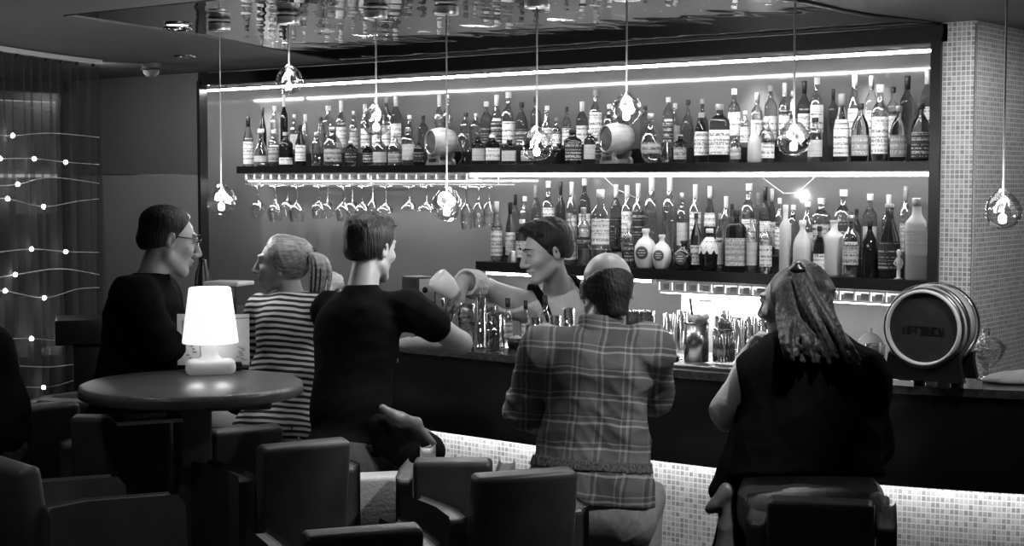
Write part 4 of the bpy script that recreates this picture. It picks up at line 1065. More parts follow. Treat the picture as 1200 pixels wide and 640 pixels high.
pl = bpy.data.lights.new('table_lamp_glow', 'POINT'); pl.energy = 1.0; pl.shadow_soft_size = .09
po = bpy.data.objects.new('table_lamp_glow', pl); po.location = (lc[0], lc[1], BZ + .13); col.objects.link(po)
# menu cards in their holder behind the lamp
mc = atZ(251, 434.5, 1.10); t = thing('menu_holder', 'pale folded menu standing in a dark holder behind the lamp', 'menu', mc)
MB().box(mc + V(0, 0, .016), (.20, .05, .032), M=F, bev=.006).build('holder', m_black, t)
sm = float((mc - _o) @ _f) / 1800
z0, z1 = CAM_H - (427 - 210) * sm, CAM_H - (367 - 210) * sm
for sx, wq, zz in ((-1, .132, 0), (1, .128, .004)):
    cen = mc + F @ V(sx * .066, 0, 0); cen[2] = (z0 + z1) / 2 - zz
    fr_ = F @ rotz(sx * .22)
    pg = MB().box(cen, (wq, .004, z1 - z0), M=fr_).build('menu_page', M('menu paper', .62, .6, var=.05), t)
    mb = MB(); q = random.Random(sx + 5)
    hz = (z1 - z0)
    if sx < 0:
        mb.box(cen + fr_ @ V(-.045, -.0028, .015), (.005, .001, hz * .6), M=fr_); mb.box(cen + fr_ @ V(.018, -.0028, -.02), (.004, .001, hz * .5), M=fr_)
        for k in range(7): mb.box(cen + fr_ @ V(-.03 + q.random() * .03, -.0028, -hz * .42 + k * .011), (.008 + q.random() * .01, .001, .006), M=fr_)
    else:
        for k in range(9): mb.box(cen + fr_ @ V(.02 + q.random() * .03, -.0028, -hz * .4 + k * .006), (.006 + q.random() * .01, .001, .003), M=fr_)
        mb.box(cen + fr_ @ V(0, -.0028, hz * .42), (wq * .96, .001, .004), M=fr_)
    x_ = mb.build('print', m_stand, pg); x_['kind'] = 'stuff'
# dark lectern-like stand near the curtain
c = P(100, 372, 7.45); c[2] = 0
ry = nz(c); F = frame(np.cross(ry, UP), ry, UP); zt = P(100, 372, 7.45)[2]
t = thing('service_stand', 'black T-shaped service stand behind the man in the sweater', 'stand', c)
MB().box(c + V(0, 0, zt - .06), (.28, .3, .12), M=F, bev=.006).build('top', m_black, t)
MB().box(c + F @ V(.03, 0, (zt - .12) / 2), (.18, .24, zt - .12), M=F, bev=.006).build('body', m_black, t)
# ------------------------------------------------------------------ curtain with fairy lights
CU = [V(-6.28, 3.6), V(-6.40, 3.9), V(-6.52, 4.2), V(-6.63, 4.42), V(-6.72, 4.62), V(-6.80, 4.83), V(-6.86, 5.02)]
cc = smooth_curve([tuple(p) for p in CU], 20)
rl = thing('curtain_rail', 'white curved curtain rail on the ceiling', 'curtain rail', (-6.6, 4.4, 2.42))
MB().ribbon(cc, -.012, .012, 2.408, 2.432).build('track', m_white, rl)
for k in range(4, len(cc), 12):
    MB().box((cc[k][0], cc[k][1], 2.400), (.012, .012, .016)).build('glider', m_black, rl)
def sheer():
    m = bpy.data.materials.new('sheer dark curtain'); m.use_nodes = True
    nt = m.node_tree; nt.nodes.clear()
    out = nt.nodes.new('ShaderNodeOutputMaterial'); tr = nt.nodes.new('ShaderNodeBsdfTransparent'); tr.inputs[0].default_value = g4(.85)
    df = nt.nodes.new('ShaderNodeBsdfDiffuse'); df.inputs[0].default_value = g4(.12)
    no = nt.nodes.new('ShaderNodeTexNoise'); no.inputs['Scale'].default_value = 3
    mr = nt.nodes.new('ShaderNodeMapRange'); mr.inputs['To Min'].default_value = .22; mr.inputs['To Max'].default_value = .42
    nt.links.new(no.outputs[0], mr.inputs['Value'])
    mx = nt.nodes.new('ShaderNodeMixShader'); nt.links.new(mr.outputs[0], mx.inputs[0])
    nt.links.new(tr.outputs[0], mx.inputs[1]); nt.links.new(df.outputs[0], mx.inputs[2]); nt.links.new(mx.outputs[0], out.inputs[0])
    return m
m_sheer = sheer()
n = len(cc); vs = []; fs = []
for i in range(n * 2 - 1):
    p = cc[i // 2] if i % 2 == 0 else (cc[i // 2] + cc[i // 2 + 1]) / 2
    nn = V(.94, .34)
    for z, am in ((.02, .05), (1.2, .035), (2.40, .012)):
        q = p + nn * (am * math.sin(i * .42) + am * .5 * math.sin(i * .17 + 1))
        vs.append(V(q[0], q[1], z))
for i in range(n * 2 - 2):
    for j in range(2): fs.append((i * 3 + j, i * 3 + 3 + j, i * 3 + 4 + j, i * 3 + 1 + j))
cu = MB().add(vs, fs, True).build('curtain', m_sheer, None, (-6.6, 4.4, 2.40)); tag(cu, 'sheer dark curtain hanging before the window at the left', 'curtain')
# fairy light strings: wires across the curtain, bulbs on them
def on_cur(px, py, off=.07):
    # meeting point with the vertical plane of the curtain, a little in front of it
    a, b_ = V(-6.40, 3.9), V(-6.86, 5.02); d2 = nz(b_ - a); nn = V(d2[1], -d2[0])
    if nn @ V(1, 0) < 0: nn = -nn
    r_ = ray(px, py); den = nn @ r_[:2]; tt = (nn @ (a + nn * off)) / den
    return _o + r_ * tt
STR = [([(-6, 158), (15, 159), (60, 156), (116, 161)], [0, 1]), ([(-6, 187), (0, 186), (40, 186), (77, 190), (116, 193)], [1, 2, 3]), ([(-6, 218), (21, 216), (60, 208), (116, 215)], [1]),
       ([(-6, 234), (9, 233), (51, 242), (90, 236), (116, 233)], [1, 2]), ([(-6, 296), (37, 292), (77, 295), (116, 296)], [1, 2]), ([(-6, 326), (18, 322), (70, 315), (116, 322)], [1]),
       ([(-6, 342), (6, 341), (52, 349), (90, 339), (116, 337)], [1, 2]), ([(-6, 397), (37, 397), (74, 399), (112, 394)], [1, 2]), ([(-6, 432), (17, 429), (60, 430), (100, 425)], [1]), ([(-6, 452), (51, 454), (80, 448), (100, 440)], [1])]
for k, (pp, bl) in enumerate(STR):
    pts = [on_cur(*q) for q in pp]
    p2 = smooth_curve([tuple(p) for p in pts], 6)
    t = thing('fairy_light_string', f'{ORD[k + 1]} fairy light string from the top, strung across the curtain', 'fairy lights', pts[0], 'fairy light strings on the curtain')
    MB().tube(p2, .0022, 5).build('wire', m_wire, t)
    for j in bl:
        MB().lathe(pts[j], [(0, -.011), (.008, -.006), (.010, 0), (.008, .006), (0, .011)], 10).build('bulb', m_fairy, t)
# ------------------------------------------------------------------ people: each body is one smooth surface grown from a distance field
class Field:
    def __init__(s, lo, hi, h):
        s.h = h; s.lo = np.asarray(lo, float)
        s.n = np.ceil((np.asarray(hi) - s.lo) / h).astype(int) + 1
        s.d = np.full(s.n, .3, np.float32)
    def _blk(s, lo, hi):
        a = np.clip(np.floor((np.asarray(lo) - s.lo) / s.h).astype(int), 0, s.n - 1)
        b_ = np.clip(np.ceil((np.asarray(hi) - s.lo) / s.h).astype(int) + 1, 1, s.n)
        if np.any(b_ <= a): return None
        g_ = [(s.lo[i] + np.arange(a[i], b_[i]) * s.h).astype(np.float32) for i in range(3)]
        X_, Y_, Z_ = np.meshgrid(*g_, indexing='ij', sparse=True)
        return (slice(a[0], b_[0]), slice(a[1], b_[1]), slice(a[2], b_[2])), X_, Y_, Z_
    def _mix(s, sl, d, k, sub):
        o = s.d[sl]
        if sub:
            hh = np.clip(.5 - .5 * (o + d) / k, 0, 1); s.d[sl] = o * (1 - hh) - d * hh + k * hh * (1 - hh)
        else:
            hh = np.clip(.5 + .5 * (o - d) / k, 0, 1); s.d[sl] = o * (1 - hh) + d * hh - k * hh * (1 - hh)
    def cone(s, p0, p1, r0, r1, k=.02, sub=False, fl=None):
        p0 = np.asarray(p0, float); p1 = np.asarray(p1, float)
        m = max(r0, r1) + k + .05
        q = s._blk(np.minimum(p0, p1) - m, np.maximum(p0, p1) + m)
        if q is None: return
        sl, X_, Y_, Z_ = q
        ba = p1 - p0; L2 = max(ba @ ba, 1e-9)
        x, y, z = X_ - p0[0], Y_ - p0[1], Z_ - p0[2]
        t = np.clip((x * ba[0] + y * ba[1] + z * ba[2]) / L2, 0, 1)
        dx, dy, dz = x - ba[0] * t, y - ba[1] * t, z - ba[2] * t
        if fl is not None:
            nrm, f = fl; e = (dx * nrm[0] + dy * nrm[1] + dz * nrm[2]) * (1 / f - 1)
            dx, dy, dz = dx + nrm[0] * e, dy + nrm[1] * e, dz + nrm[2] * e
        d = np.sqrt(dx * dx + dy * dy + dz * dz) - (r0 + (r1 - r0) * t)
        s._mix(sl, d.astype(np.float32), k, sub)
    def ell(s, c, rad, Fm=None, k=.02, sub=False):
        c = np.asarray(c, float); m = max(rad) + k + .05
        q = s._blk(c - m, c + m)
        if q is None: return
        sl, X_, Y_, Z_ = q
        Fm = np.eye(3) if Fm is None else Fm
        x, y, z = X_ - c[0], Y_ - c[1], Z_ - c[2]
        k0 = 0; k1 = 0
        for i in range(3):
            a = (x * Fm[0, i] + y * Fm[1, i] + z * Fm[2, i]) / rad[i]
            k0 = k0 + a * a; k1 = k1 + (a / rad[i]) ** 2
        k0 = np.sqrt(k0); k1 = np.sqrt(k1)
        s._mix(sl, (k0 * (k0 - 1) / np.maximum(k1, 1e-6)).astype(np.float32), k, sub)
    def cut(s, p, nrm, k=.012):
        """removes what lies on the side the normal points to"""
        X_, Y_, Z_ = np.meshgrid(*[(s.lo[i] + np.arange(s.n[i]) * s.h).astype(np.float32) for i in range(3)], indexing='ij', sparse=True)
        d = (X_ - p[0]) * nrm[0] + (Y_ - p[1]) * nrm[1] + (Z_ - p[2]) * nrm[2]
        hh = np.clip(.5 - .5 * (s.d - d) / k, 0, 1)
        s.d = (s.d * (1 - hh) + d * hh + k * hh * (1 - hh)).astype(np.float32)
    def folds(s, amp, seed=0, waves=7, lam=(.05, .16), dirs=None, zs=1.0):
        q = np.random.RandomState(seed)
        X_, Y_, Z_ = np.meshgrid(*[(s.lo[i] + np.arange(s.n[i]) * s.h).astype(np.float32) for i in range(3)], indexing='ij', sparse=True)
        near = np.abs(s.d) < .04
        idx = np.nonzero(near)
        x = X_[idx[0], 0, 0]; y = Y_[0, idx[1], 0]; z = Z_[0, 0, idx[2]]
        acc = np.zeros(len(x), np.float32)
        for i in range(waves):
            d = q.normal(size=3) if dirs is None else np.asarray(dirs[i % len(dirs)]) + q.normal(size=3) * .35
            d = nz(d) * 2 * math.pi / q.uniform(*lam)
            w_ = 2.2 * np.sin(x * q.uniform(5, 12) + q.uniform(0, 6) + y * q.uniform(-9, 9)) + 1.6 * np.sin(z * q.uniform(6, 14) + q.uniform(0, 6))
            env = .5 + .5 * np.sin(x * q.uniform(6, 13) + y * q.uniform(-12, 12) + z * q.uniform(-12, 12) + q.uniform(0, 6))
            acc += env * (1 - np.abs(np.sin((x * d[0] + y * d[1] + z * d[2]) * .5 + w_)) ** .6)
        s.d[idx] -= amp * (acc / waves * 2.2 - .5)
    def mesh(s, name):
        d = s.d; S = d < 0
        nx, ny, nz_ = d.shape
        c = np.zeros((nx - 1, ny - 1, nz_ - 1), np.uint8)
        offs = [(i, j, k) for i in (0, 1) for j in (0, 1) for k in (0, 1)]
        for (i, j, k) in offs: c += S[i:nx - 1 + i, j:ny - 1 + j, k:nz_ - 1 + k]
        act = (c > 0) & (c < 8)
        ix = np.stack(np.nonzero(act), 1)
        val = {o_: d[ix[:, 0] + o_[0], ix[:, 1] + o_[1], ix[:, 2] + o_[2]] for o_ in offs}
        acc = np.zeros((len(ix), 3)); cnt = np.zeros(len(ix))
        for o_ in offs:
            for ax in range(3):
                if o_[ax] == 0:
                    p = list(o_); p[ax] = 1; p = tuple(p)
                    va, vb = val[o_], val[p]
                    cr = (va < 0) != (vb < 0)
                    t = np.where(cr, va / np.where(va == vb, 1, va - vb), 0)
                    e = np.tile(np.array(o_, float), (len(ix), 1)); e[:, ax] += t
                    acc += e * cr[:, None]; cnt += cr
        vs = s.lo + (ix + acc / cnt[:, None]) * s.h
        vid = np.full(act.shape, -1, np.int32); vid[act] = np.arange(len(ix))
        quads = []
        for ax in range(3):
            a1, a2 = [(1, 2), (2, 0), (0, 1)][ax]
            sh = [nx, ny, nz_]
            A = [slice(None)] * 3; B = [slice(None)] * 3
            A[ax] = slice(0, sh[ax] - 1); B[ax] = slice(1, sh[ax])
            cr = S[tuple(A)] != S[tuple(B)]
            e = np.stack(np.nonzero(cr), 1)
            ok = (e[:, a1] > 0) & (e[:, a2] > 0) & (e[:, a1] < sh[a1] - 1) & (e[:, a2] < sh[a2] - 1)
            e = e[ok]
            inside = S[e[:, 0], e[:, 1], e[:, 2]]
            def cell(u, v):
                q = e.copy(); q[:, a1] -= u; q[:, a2] -= v
                return vid[q[:, 0], q[:, 1], q[:, 2]]
            Q = np.stack([cell(1, 1), cell(0, 1), cell(0, 0), cell(1, 0)], 1)
            Q[~inside] = Q[~inside][:, ::-1]
            quads.append(Q)
        Q = np.concatenate(quads)
        return vs, Q
def field_obj(F_, name, mat, parent=None, loc=None):
    vs, Q = F_.mesh(name)
    off = np.array(parent_world(parent)) if parent is not None else np.array(loc, float)
    me = bpy.data.meshes.new(name)
    vs = (vs - off).astype(np.float32)
    me.vertices.add(len(vs)); me.vertices.foreach_set('co', vs.ravel())
    me.loops.add(len(Q) * 4); me.loops.foreach_set('vertex_index', Q.astype(np.int32).ravel())
    me.polygons.add(len(Q)); me.polygons.foreach_set('loop_start', np.arange(0, len(Q) * 4, 4, dtype=np.int32))
    me.polygons.foreach_set('use_smooth', np.ones(len(Q), bool))
    me.update(calc_edges=True); me.validate()
    o = bpy.data.objects.new(name, me); me.materials.append(mat)
    if parent is not None: o.parent = parent
    else: o.location = tuple(off)
    col.objects.link(o)
    return o

def head_parts(F_, c, fw, up, s=1.0, k=.012, female=False):
    """skull, face and ears; c = middle of the head"""
    fw = nz(fw); up = nz(up - fw * (up @ fw)); rt = np.cross(fw, up)
    H = frame(rt, fw, up)
    g = lambda x, y, z: c + H @ (V(x, y, z) * s)
    j = .92 if female else 1.0
    F_.ell(g(0, -.014, .024), V(.074, .094, .086) * s, H, k)
    F_.ell(g(0, .032, -.02), V(.060 * j, .062, .082) * s, H, .03)
    F_.cone(g(0, .045, -.065), g(0, .076, -.098), .042 * s * j, .021 * s * j, .02)          # jaw to chin
    for sx in (-1, 1):
        F_.cone(g(sx * .052 * j, .005, -.058), g(sx * .016, .072, -.098), .020 * s, .015 * s, .02)
        F_.ell(g(sx * .040, .066, -.022), V(.022, .020, .020) * s, H, .02)                  # cheekbone
        F_.ell(g(sx * .031, .092, .018), V(.017, .012, .013) * s, H, .012, sub=True)        # eye socket
        F_.ell(g(sx * .031, .082, .016), V(.0135, .0125, .0125) * s, H, .004)               # eye
        F_.cone(g(sx * .012, .094, .034), g(sx * .046, .080, .034), .0075 * s, .006 * s, .012)  # brow
        F_.ell(g(sx * .077, -.008, -.005), V(.010, .019, .031) * s, H @ rotz(-sx * .45), .006)  # ear
        F_.ell(g(sx * .086, -.004, -.003), V(.006, .010, .018) * s, H @ rotz(-sx * .45), .006, sub=True)
        F_.ell(g(sx * .012, .104, -.034), V(.009, .010, .008) * s, H, .008)                 # nostril
    F_.cone(g(0, .094, .020), g(0, .118, -.026), .008 * s, .0125 * s, .012)                 # nose
    F_.ell(g(0, .094, -.056), V(.024, .012, .007) * s, H, .008)                             # lips
    F_.ell(g(0, .092, -.069), V(.020, .012, .008) * s, H, .008)
    F_.ell(g(0, .108, -.0625), V(.022, .008, .0015) * s, H, .004, sub=True)
    return H, g
def hand_parts(F_, wr, d, pn, side, curl=.5, s=1.0, k=.006):
    """palm, four fingers and a thumb; d = towards the fingertips, pn = palm normal (the way the palm looks), side = +1 thumb to the left of d"""
    d = nz(d); pn = nz(pn - d * (pn @ d)); lat = np.cross(pn, d) * side
    g = lambda x, y, z: wr + (lat * x + d * y + pn * z) * s
    F_.cone(wr, g(0, .03, 0), .026 * s, .026 * s, .015)
    F_.cone(g(.018, .04, 0), g(.022, .085, 0), .020 * s, .014 * s, .02, fl=(pn, .7))
    F_.cone(g(-.012, .04, 0), g(-.018, .08, 0), .020 * s, .014 * s, .02, fl=(pn, .7))
    for i, (x, l) in enumerate(((.031, .070), (.0105, .078), (-.0105, .072), (-.031, .056))):
        p = g(x, .086 - .004 * abs(i - 1), 0); a = 0.15 + curl * .4
        for q, f in enumerate((.45, .32, .25)):
            dd = d * math.cos(a) + pn * math.sin(a) + lat * x * 1.6
            p2 = p + nz(dd) * l * f * s
            F_.cone(p, p2, (.0092 - .0010 * q) * s, (.0085 - .0010 * q) * s, k)
            p = p2; a += curl * (1.0 - .15 * q)
    p = g(.030, .030, .006)
    p2 = p + nz(lat * .8 + d * .7 + pn * .25) * .042 * s; F_.cone(p, p2, .014 * s, .0105 * s, .012)
    p3 = p2 + nz(lat * .25 + d * .9 + pn * (.2 + .5 * curl)) * .030 * s; F_.cone(p2, p3, .010 * s, .0085 * s, .006)

def skull_pt(p, th, ph, k=1.08):
    # th: 0 = back of the head, + towards the person's right; ph: height angle
    H, g = p.H, p.g
    return g(.076 * k * math.cos(ph) * math.sin(th), -.016 - .096 * k * math.cos(ph) * math.cos(th), .026 + .088 * k * math.sin(ph))
def lock(F_, pts, r0, r1, k=.006):
    n = len(pts) - 1
    for i in range(n):
        F_.cone(pts[i], pts[i + 1], r0 + (r1 - r0) * i / n, r0 + (r1 - r0) * (i + 1) / n, k)
class Person:
    """J: joints in metres. keys: pel, neck, head, shL, shR, elL, elR, wrL, wrR, hipL.. knL, knR, anL, anR; L/R = the person's own left and right"""
    def __init__(s, J, face, bodyf, up=None, scale=1.0, bulk=1.0, female=False, hands=None):
        s.J = {k_: np.asarray(v, float) for k_, v in J.items()}
        s.face = nz(face); s.bf = nz(bodyf); s.hup = nz(up if up is not None else UP); s.sc = scale; s.bk = bulk; s.fem = female; s.hands = hands or {}
        J = s.J
        s.spine = nz(J['neck'] - J['pel'])
        s.lat = nz(J['shR'] - J['shL']); s.lat = nz(s.lat - s.spine * (s.lat @ s.spine))
        s.front = np.cross(s.spine, s.lat)
        if s.front @ s.bf < 0: s.front = -s.front
        s.T = frame(s.lat, s.front, s.spine)
    def torso(s, F_, inf=0, k=.03, belly=0):
        J = s.J; b = s.bk; W = np.linalg.norm(J['shR'] - J['shL'])
        H = np.linalg.norm(J['neck'] - J['pel'])
        at = lambda t, y=0, x=0: lerp(J['pel'], J['neck'], t) + s.T @ V(x, y, 0)
        hw = (.172 if not s.fem else .178) * b
        F_.ell(J['pel'] + s.T @ V(0, -.01, .0), (hw + inf, .135 * b + inf, .13 + inf), s.T, k)
        F_.ell(at(.34, .015 + belly * .5), (.155 * b + inf, (.112 + belly) * b + inf, .17 + inf), s.T, .05)
        F_.ell(at(.66, .01), ((W * .43) + inf, .115 * b + inf, .20 + inf), s.T, .05)
        F_.ell(at(.78, -.02), ((W * .42) + inf, .085 * b + inf, .10 + inf), s.T, .05)
        nb = J['neck']
        for q in ('shL', 'shR'):
            F_.cone(lerp(nb, J[q], .10) - s.spine * .055, J[q] - s.spine * .012, .050 + inf * .8, .056 * b + inf, .04)
    def arm(s, F_, q, inf=0, k=.02, t1=1.0, fore=True, fore_t=1.0):
        J = s.J; b = s.bk; e = J['el' + q]
        ua = .052 * b * (.86 if s.fem else 1); la = .042 * b * (.86 if s.fem else 1)
        end = lerp(J['sh' + q], e, t1)
        F_.cone(J['sh' + q], end, ua + .004 + inf, lerp(ua, la, t1) + inf, k)
        if fore and t1 >= 1:
            wq = lerp(e, J['wr' + q], fore_t)
            mid = lerp(e, J['wr' + q], min(.35, fore_t))
            F_.cone(e, mid, la + inf, la + .002 + inf, k)
            F_.cone(mid, wq, la + .002 + inf, lerp(la, .027, fore_t) + inf, k)
    def legs(s, F_, inf=0, k=.03, shin=True):
        J = s.J; b = s.bk
        for q in 'LR':
            hp = J['pel'] + s.T @ V((-1 if q == 'L' else 1) * .09 * b, .0, -.04)
            F_.cone(hp, J['kn' + q], .088 * b + inf, .060 * b + inf, k)
            if shin:
                F_.cone(J['kn' + q], lerp(J['kn' + q], J['an' + q], .35), .058 * b + inf, .056 * b + inf, .02)
                F_.cone(lerp(J['kn' + q], J['an' + q], .35), J['an' + q], .056 * b + inf, .038 * b + inf, .02)
    def bounds(s, m=.16):
        A = np.array(list(s.J.values())); return A.min(0) - m, A.max(0) + m
    def body(s, name, mat, label, loc, h=.0055):
        J = s.J; lo, hi = s.bounds(.2); lo[2] = max(lo[2], 0.0)
        F_ = Field(lo, hi, h)
        s.torso(F_); s.legs(F_)
        for q in 'LR': s.arm(F_, q)
        F_.cone(J['neck'] - s.spine * .02, J['head'] - s.hup * .055 * s.sc - s.face * .02, .060 * (.85 if s.fem else 1), .053 * (.85 if s.fem else 1), .025)
        s.H, s.g = head_parts(F_, J['head'], s.face, s.hup, s.sc, female=s.fem)
        for q in 'LR':
            if q in s.hands:
                d, pn, cu_ = s.hands[q]; hand_parts(F_, J['wr' + q], d, pn, 1 if q == 'R' else -1, cu_, .92 if s.fem else 1.0)
            F_.cone(J['an' + q] + V(0, 0, -.03), J['an' + q] + s.bf * .16 + V(0, 0, -.05), .038, .030, .02)
        F_.ell(J['head'], (.001,) * 3)
        s.root = field_obj(F_, name, mat, None, loc)
        return tag(s.root, label, 'person')
    def cloth(s, name, mat, fn, h=.0065, m=.22, lo=None, hi=None):
        a, b_ = s.bounds(m)
        if lo is not None: a = np.maximum(a, lo)
        if hi is not None: b_ = np.minimum(b_, hi)
        F_ = Field(a, b_, h); fn(F_)
        return field_obj(F_, name, mat, s.root)

m_skin = M('skin', .42, .5, var=.06, scale=30, bump=.05, bscale=200)
m_skin2 = M('tanned skin', .32, .45, var=.08, scale=30, bump=.05, bscale=200)
def HAIRD(name, v, d, rough=.4, S=260, s_=7, bump=.35, spec=.4, var=.55):
    '''hair whose strands run along d'''
    m, nt, b = new_mat(name)
    b.inputs['Roughness'].default_value = rough; b.inputs['Specular IOR Level'].default_value = spec
    d = nz(d); a_ = nz(np.cross(d, V(.3, .5, .8))); b_ = np.cross(d, a_)
    tc = nt.nodes.new('ShaderNodeTexCoord'); cx = nt.nodes.new('ShaderNodeCombineXYZ')
    for i, (ax, k) in enumerate(((a_, S), (b_, S), (d, s_))):
        dp = nt.nodes.new('ShaderNodeVectorMath'); dp.operation = 'DOT_PRODUCT'; nt.links.new(tc.outputs['Object'], dp.inputs[0]); dp.inputs[1].default_value = tuple(ax * k)
        nt.links.new(dp.outputs['Value'], cx.inputs[i])
    no = nt.nodes.new('ShaderNodeTexNoise'); no.inputs['Scale'].default_value = 1; no.inputs['Detail'].default_value = 3
    nt.links.new(cx.outputs[0], no.inputs['Vector'])
    rp = nt.nodes.new('ShaderNodeValToRGB'); rp.color_ramp.elements[0].color = g4(v * (1 - var)); rp.color_ramp.elements[1].color = g4(v * (1 + var))
    rp.color_ramp.elements[0].position = .35; rp.color_ramp.elements[1].position = .65
    nt.links.new(no.outputs[0], rp.inputs[0]); nt.links.new(rp.outputs[0], b.inputs['Base Color'])
    bp = nt.nodes.new('ShaderNodeBump'); bp.inputs['Strength'].default_value = bump; bp.inputs['Distance'].default_value = .006
    nt.links.new(no.outputs[0], bp.inputs['Height']); nt.links.new(bp.outputs[0], b.inputs['Normal'])
    return m
def HAIR(name, v, st=(60, 60, 8), rough=.38):
    return M(name, v, rough, var=.6, scale=1.0, bump=.35, bscale=1.6, stretch=st, spec=.35)
m_hdark = HAIR('dark hair', .012, (95, 95, 13), .5); 
m_tshirt = M('black cotton', .005, .9, var=.2, bump=.1, bscale=200, spec=.08)
m_sweat = M('black wool', .006, .95, var=.3, bump=.25, bscale=260, spec=.06)
m_jean = M('dark denim', .06, .85, var=.3, scale=60)
m_jean2 = M('pale trousers', .34, .85, var=.15, scale=60, bump=.1, bscale=300, spec=.15)
m_shoe = M('dark shoe leather', .03, .4)
def shoes(p):
    for q in 'LR':
        a = p.J['an' + q]; F_ = Field(a - .2, a + .25, .008)
        F_.cone(a + V(0, 0, -.02), a + V(0, 0, -.045), .046, .044); F_.cone(a + V(0, 0, -.05), a + p.bf * .17 + V(0, 0, -.058), .046, .036, .02)
        F_.cut(a + V(0, 0, -.09), V(0, 0, -1.))
        field_obj(F_, 'shoe', m_shoe, p.root)
def leg_joints(J, f, rt, zk=.78, spread=.10, fwd=.40, foot=.32):
    pel = J['pel']
    for q, sx in (('L', -1), ('R', 1)):
        J['kn' + q] = V(pel[0], pel[1], 0) + f * fwd + rt * sx * (spread + .02) + V(0, 0, zk)
        J['an' + q] = V(pel[0], pel[1], 0) + f * (fwd - .06) + rt * sx * spread + V(0, 0, foot)
def axes(px, a):
    ry = ray(px, 320); ry = nz(V(ry[0], ry[1], 0)); h = math.radians(a)
    f = V(ry[0] * math.cos(h) + ry[1] * math.sin(h), -ry[0] * math.sin(h) + ry[1] * math.cos(h), 0)
    return f, np.cross(f, UP)
def joints(d): return {k_: P(*v) for k_, v in d.items()}
def fdir(px, a, down=0):
    f, r_ = axes(px, a); q = math.radians(down)
    return f * math.cos(q) - UP * math.sin(q)
def shirt_fn(p, inf, slv, fold, seed, hem=.10, neck=.0, belly=0, wrist=1.0, sinf=None, dirs=None, ncut=True):
    def fn(F_):
        p.torso(F_, inf, belly=belly)
        for q in 'LR': p.arm(F_, q, sinf or inf + .004, .03, t1=min(slv, 1.0), fore=slv > 1, fore_t=wrist)
        F_.cone(p.J['neck'] - p.spine * .04, p.J['neck'] + p.spine * .012, .070, .064, .03)
        F_.folds(fold, seed, 8, dirs=dirs)
        if ncut: F_.cut(p.J['neck'] + p.spine * (.012 + neck), nz(p.spine + p.front * -.25))
        F_.cut(p.J['pel'] - p.spine * hem, -p.spine)
    return fn
def trousers_fn(p, inf, seed, top=.09):
    def fn(F_):
        F_.ell(p.J['pel'] + p.T @ V(0, -.01, 0), (.172 * p.bk + inf, .135 * p.bk + inf, .13 + inf), p.T, .03)
        p.legs(F_, inf)
        F_.folds(.006, seed, 6)
        F_.cut(p.J['pel'] + p.spine * top, p.spine)
        for q in 'LR': F_.cut(p.J['an' + q], V(0, 0, -1.)) if q == 'L' else None
    return fn
def short_hair(p, mat, inf=.014, top=.012, fold=.002, seed=1, name='hair', widow=0, quiff=0):
    g, H, s = p.g, p.H, p.sc
    c = p.J['head']; F_ = Field(c - .2, c + .2, .004)
    F_.ell(g(0, -.014, .048), V(.073 + inf, .094 + inf, .066 + top) * s, H, .01)
    if quiff: F_.ell(g(0, .052, .098), V(.052, .046, .022 + quiff) * s, H, .02)
    F_.ell(g(0, -.024, -.010), V(.0745 + inf * .3, .0865 + inf * .25, .064) * s, H, .025)
    if quiff:
        q = random.Random(seed)
        for _ in range(70):
            th, ph = q.uniform(-3.14, 3.14), q.uniform(.45, 1.4)
            a = skull_pt(p, th, ph, 1.12); b_ = a + (nz(a - c) * .6 + H[:, 1] * .5 + H[:, 0] * q.uniform(-.5, .5)) * q.uniform(.012, .032)
            F_.cone(a, b_, .012, .003, .008)
    for sx in (-1, 1): F_.ell(g(sx * .070, .010, -.004), V(.008, .014, .032) * s, H, .010)
    F_.folds(fold, seed, 7, (.014, .04), dirs=[H[:, 0], H[:, 0] + H[:, 1] * .5, H[:, 0] - H[:, 1] * .5])
    F_.cut(g(0, .076 - widow, .082), H @ nz(V(0, .90, -.43)))
    F_.cut(g(0, -.085, -.060), H @ nz(V(0, .42, -.90)))
    return field_obj(F_, name, mat, p.root)
def brows(p, v=None):
    g = p.g
    for sx in (-1, 1):
        MB().tube([g(sx * .014, .103, .034), g(sx * .032, .0995, .039), g(sx * .050, .086, .034)], [.0035, .0042, .002], 6).build('eyebrow', m_hdark, p.root)
        MB().tube([g(sx * .019, .0945, .014), g(sx * .031, .0965, .0105), g(sx * .044, .091, .014)], [.0014, .0024, .0014], 6).build('eyelashes', m_hdark, p.root)
# ---- man in a black T-shirt
f, r_ = axes(430, 30)
J = joints(dict(pel=(398, 548, 5.62), neck=(425, 337, 5.76), head=(434, 291, 5.82), shL=(388, 364, 5.90), shR=(480, 362, 5.70), elR=(540, 402, 5.97), wrR=(478, 404, 6.20), elL=(398, 440, 6.08), wrL=(440, 418, 6.28)))
leg_joints(J, f, r_)
p = Person(J, fdir(430, 42, 8), f, scale=1.03, hands={'R': (P(440, 404, 6.3) - J['wrR'], V(0, 0, -1.), .25), 'L': (f, V(0, 0, -1.), .4)})
p.body('person', m_skin, 'dark-haired man in a black T-shirt leaning an elbow on the bar', P(398, 548, 5.62) * V(1, 1, 0))
p.cloth('t_shirt', m_tshirt, shirt_fn(p, .014, .46, .010, 3, hem=.13, sinf=.022))
p.cloth('jeans', m_jean, trousers_fn(p, .014, 4), m=.2); shoes(p)
short_hair(p, m_hdark, .014, .020, .004, 5, quiff=.012)
man_tee = p
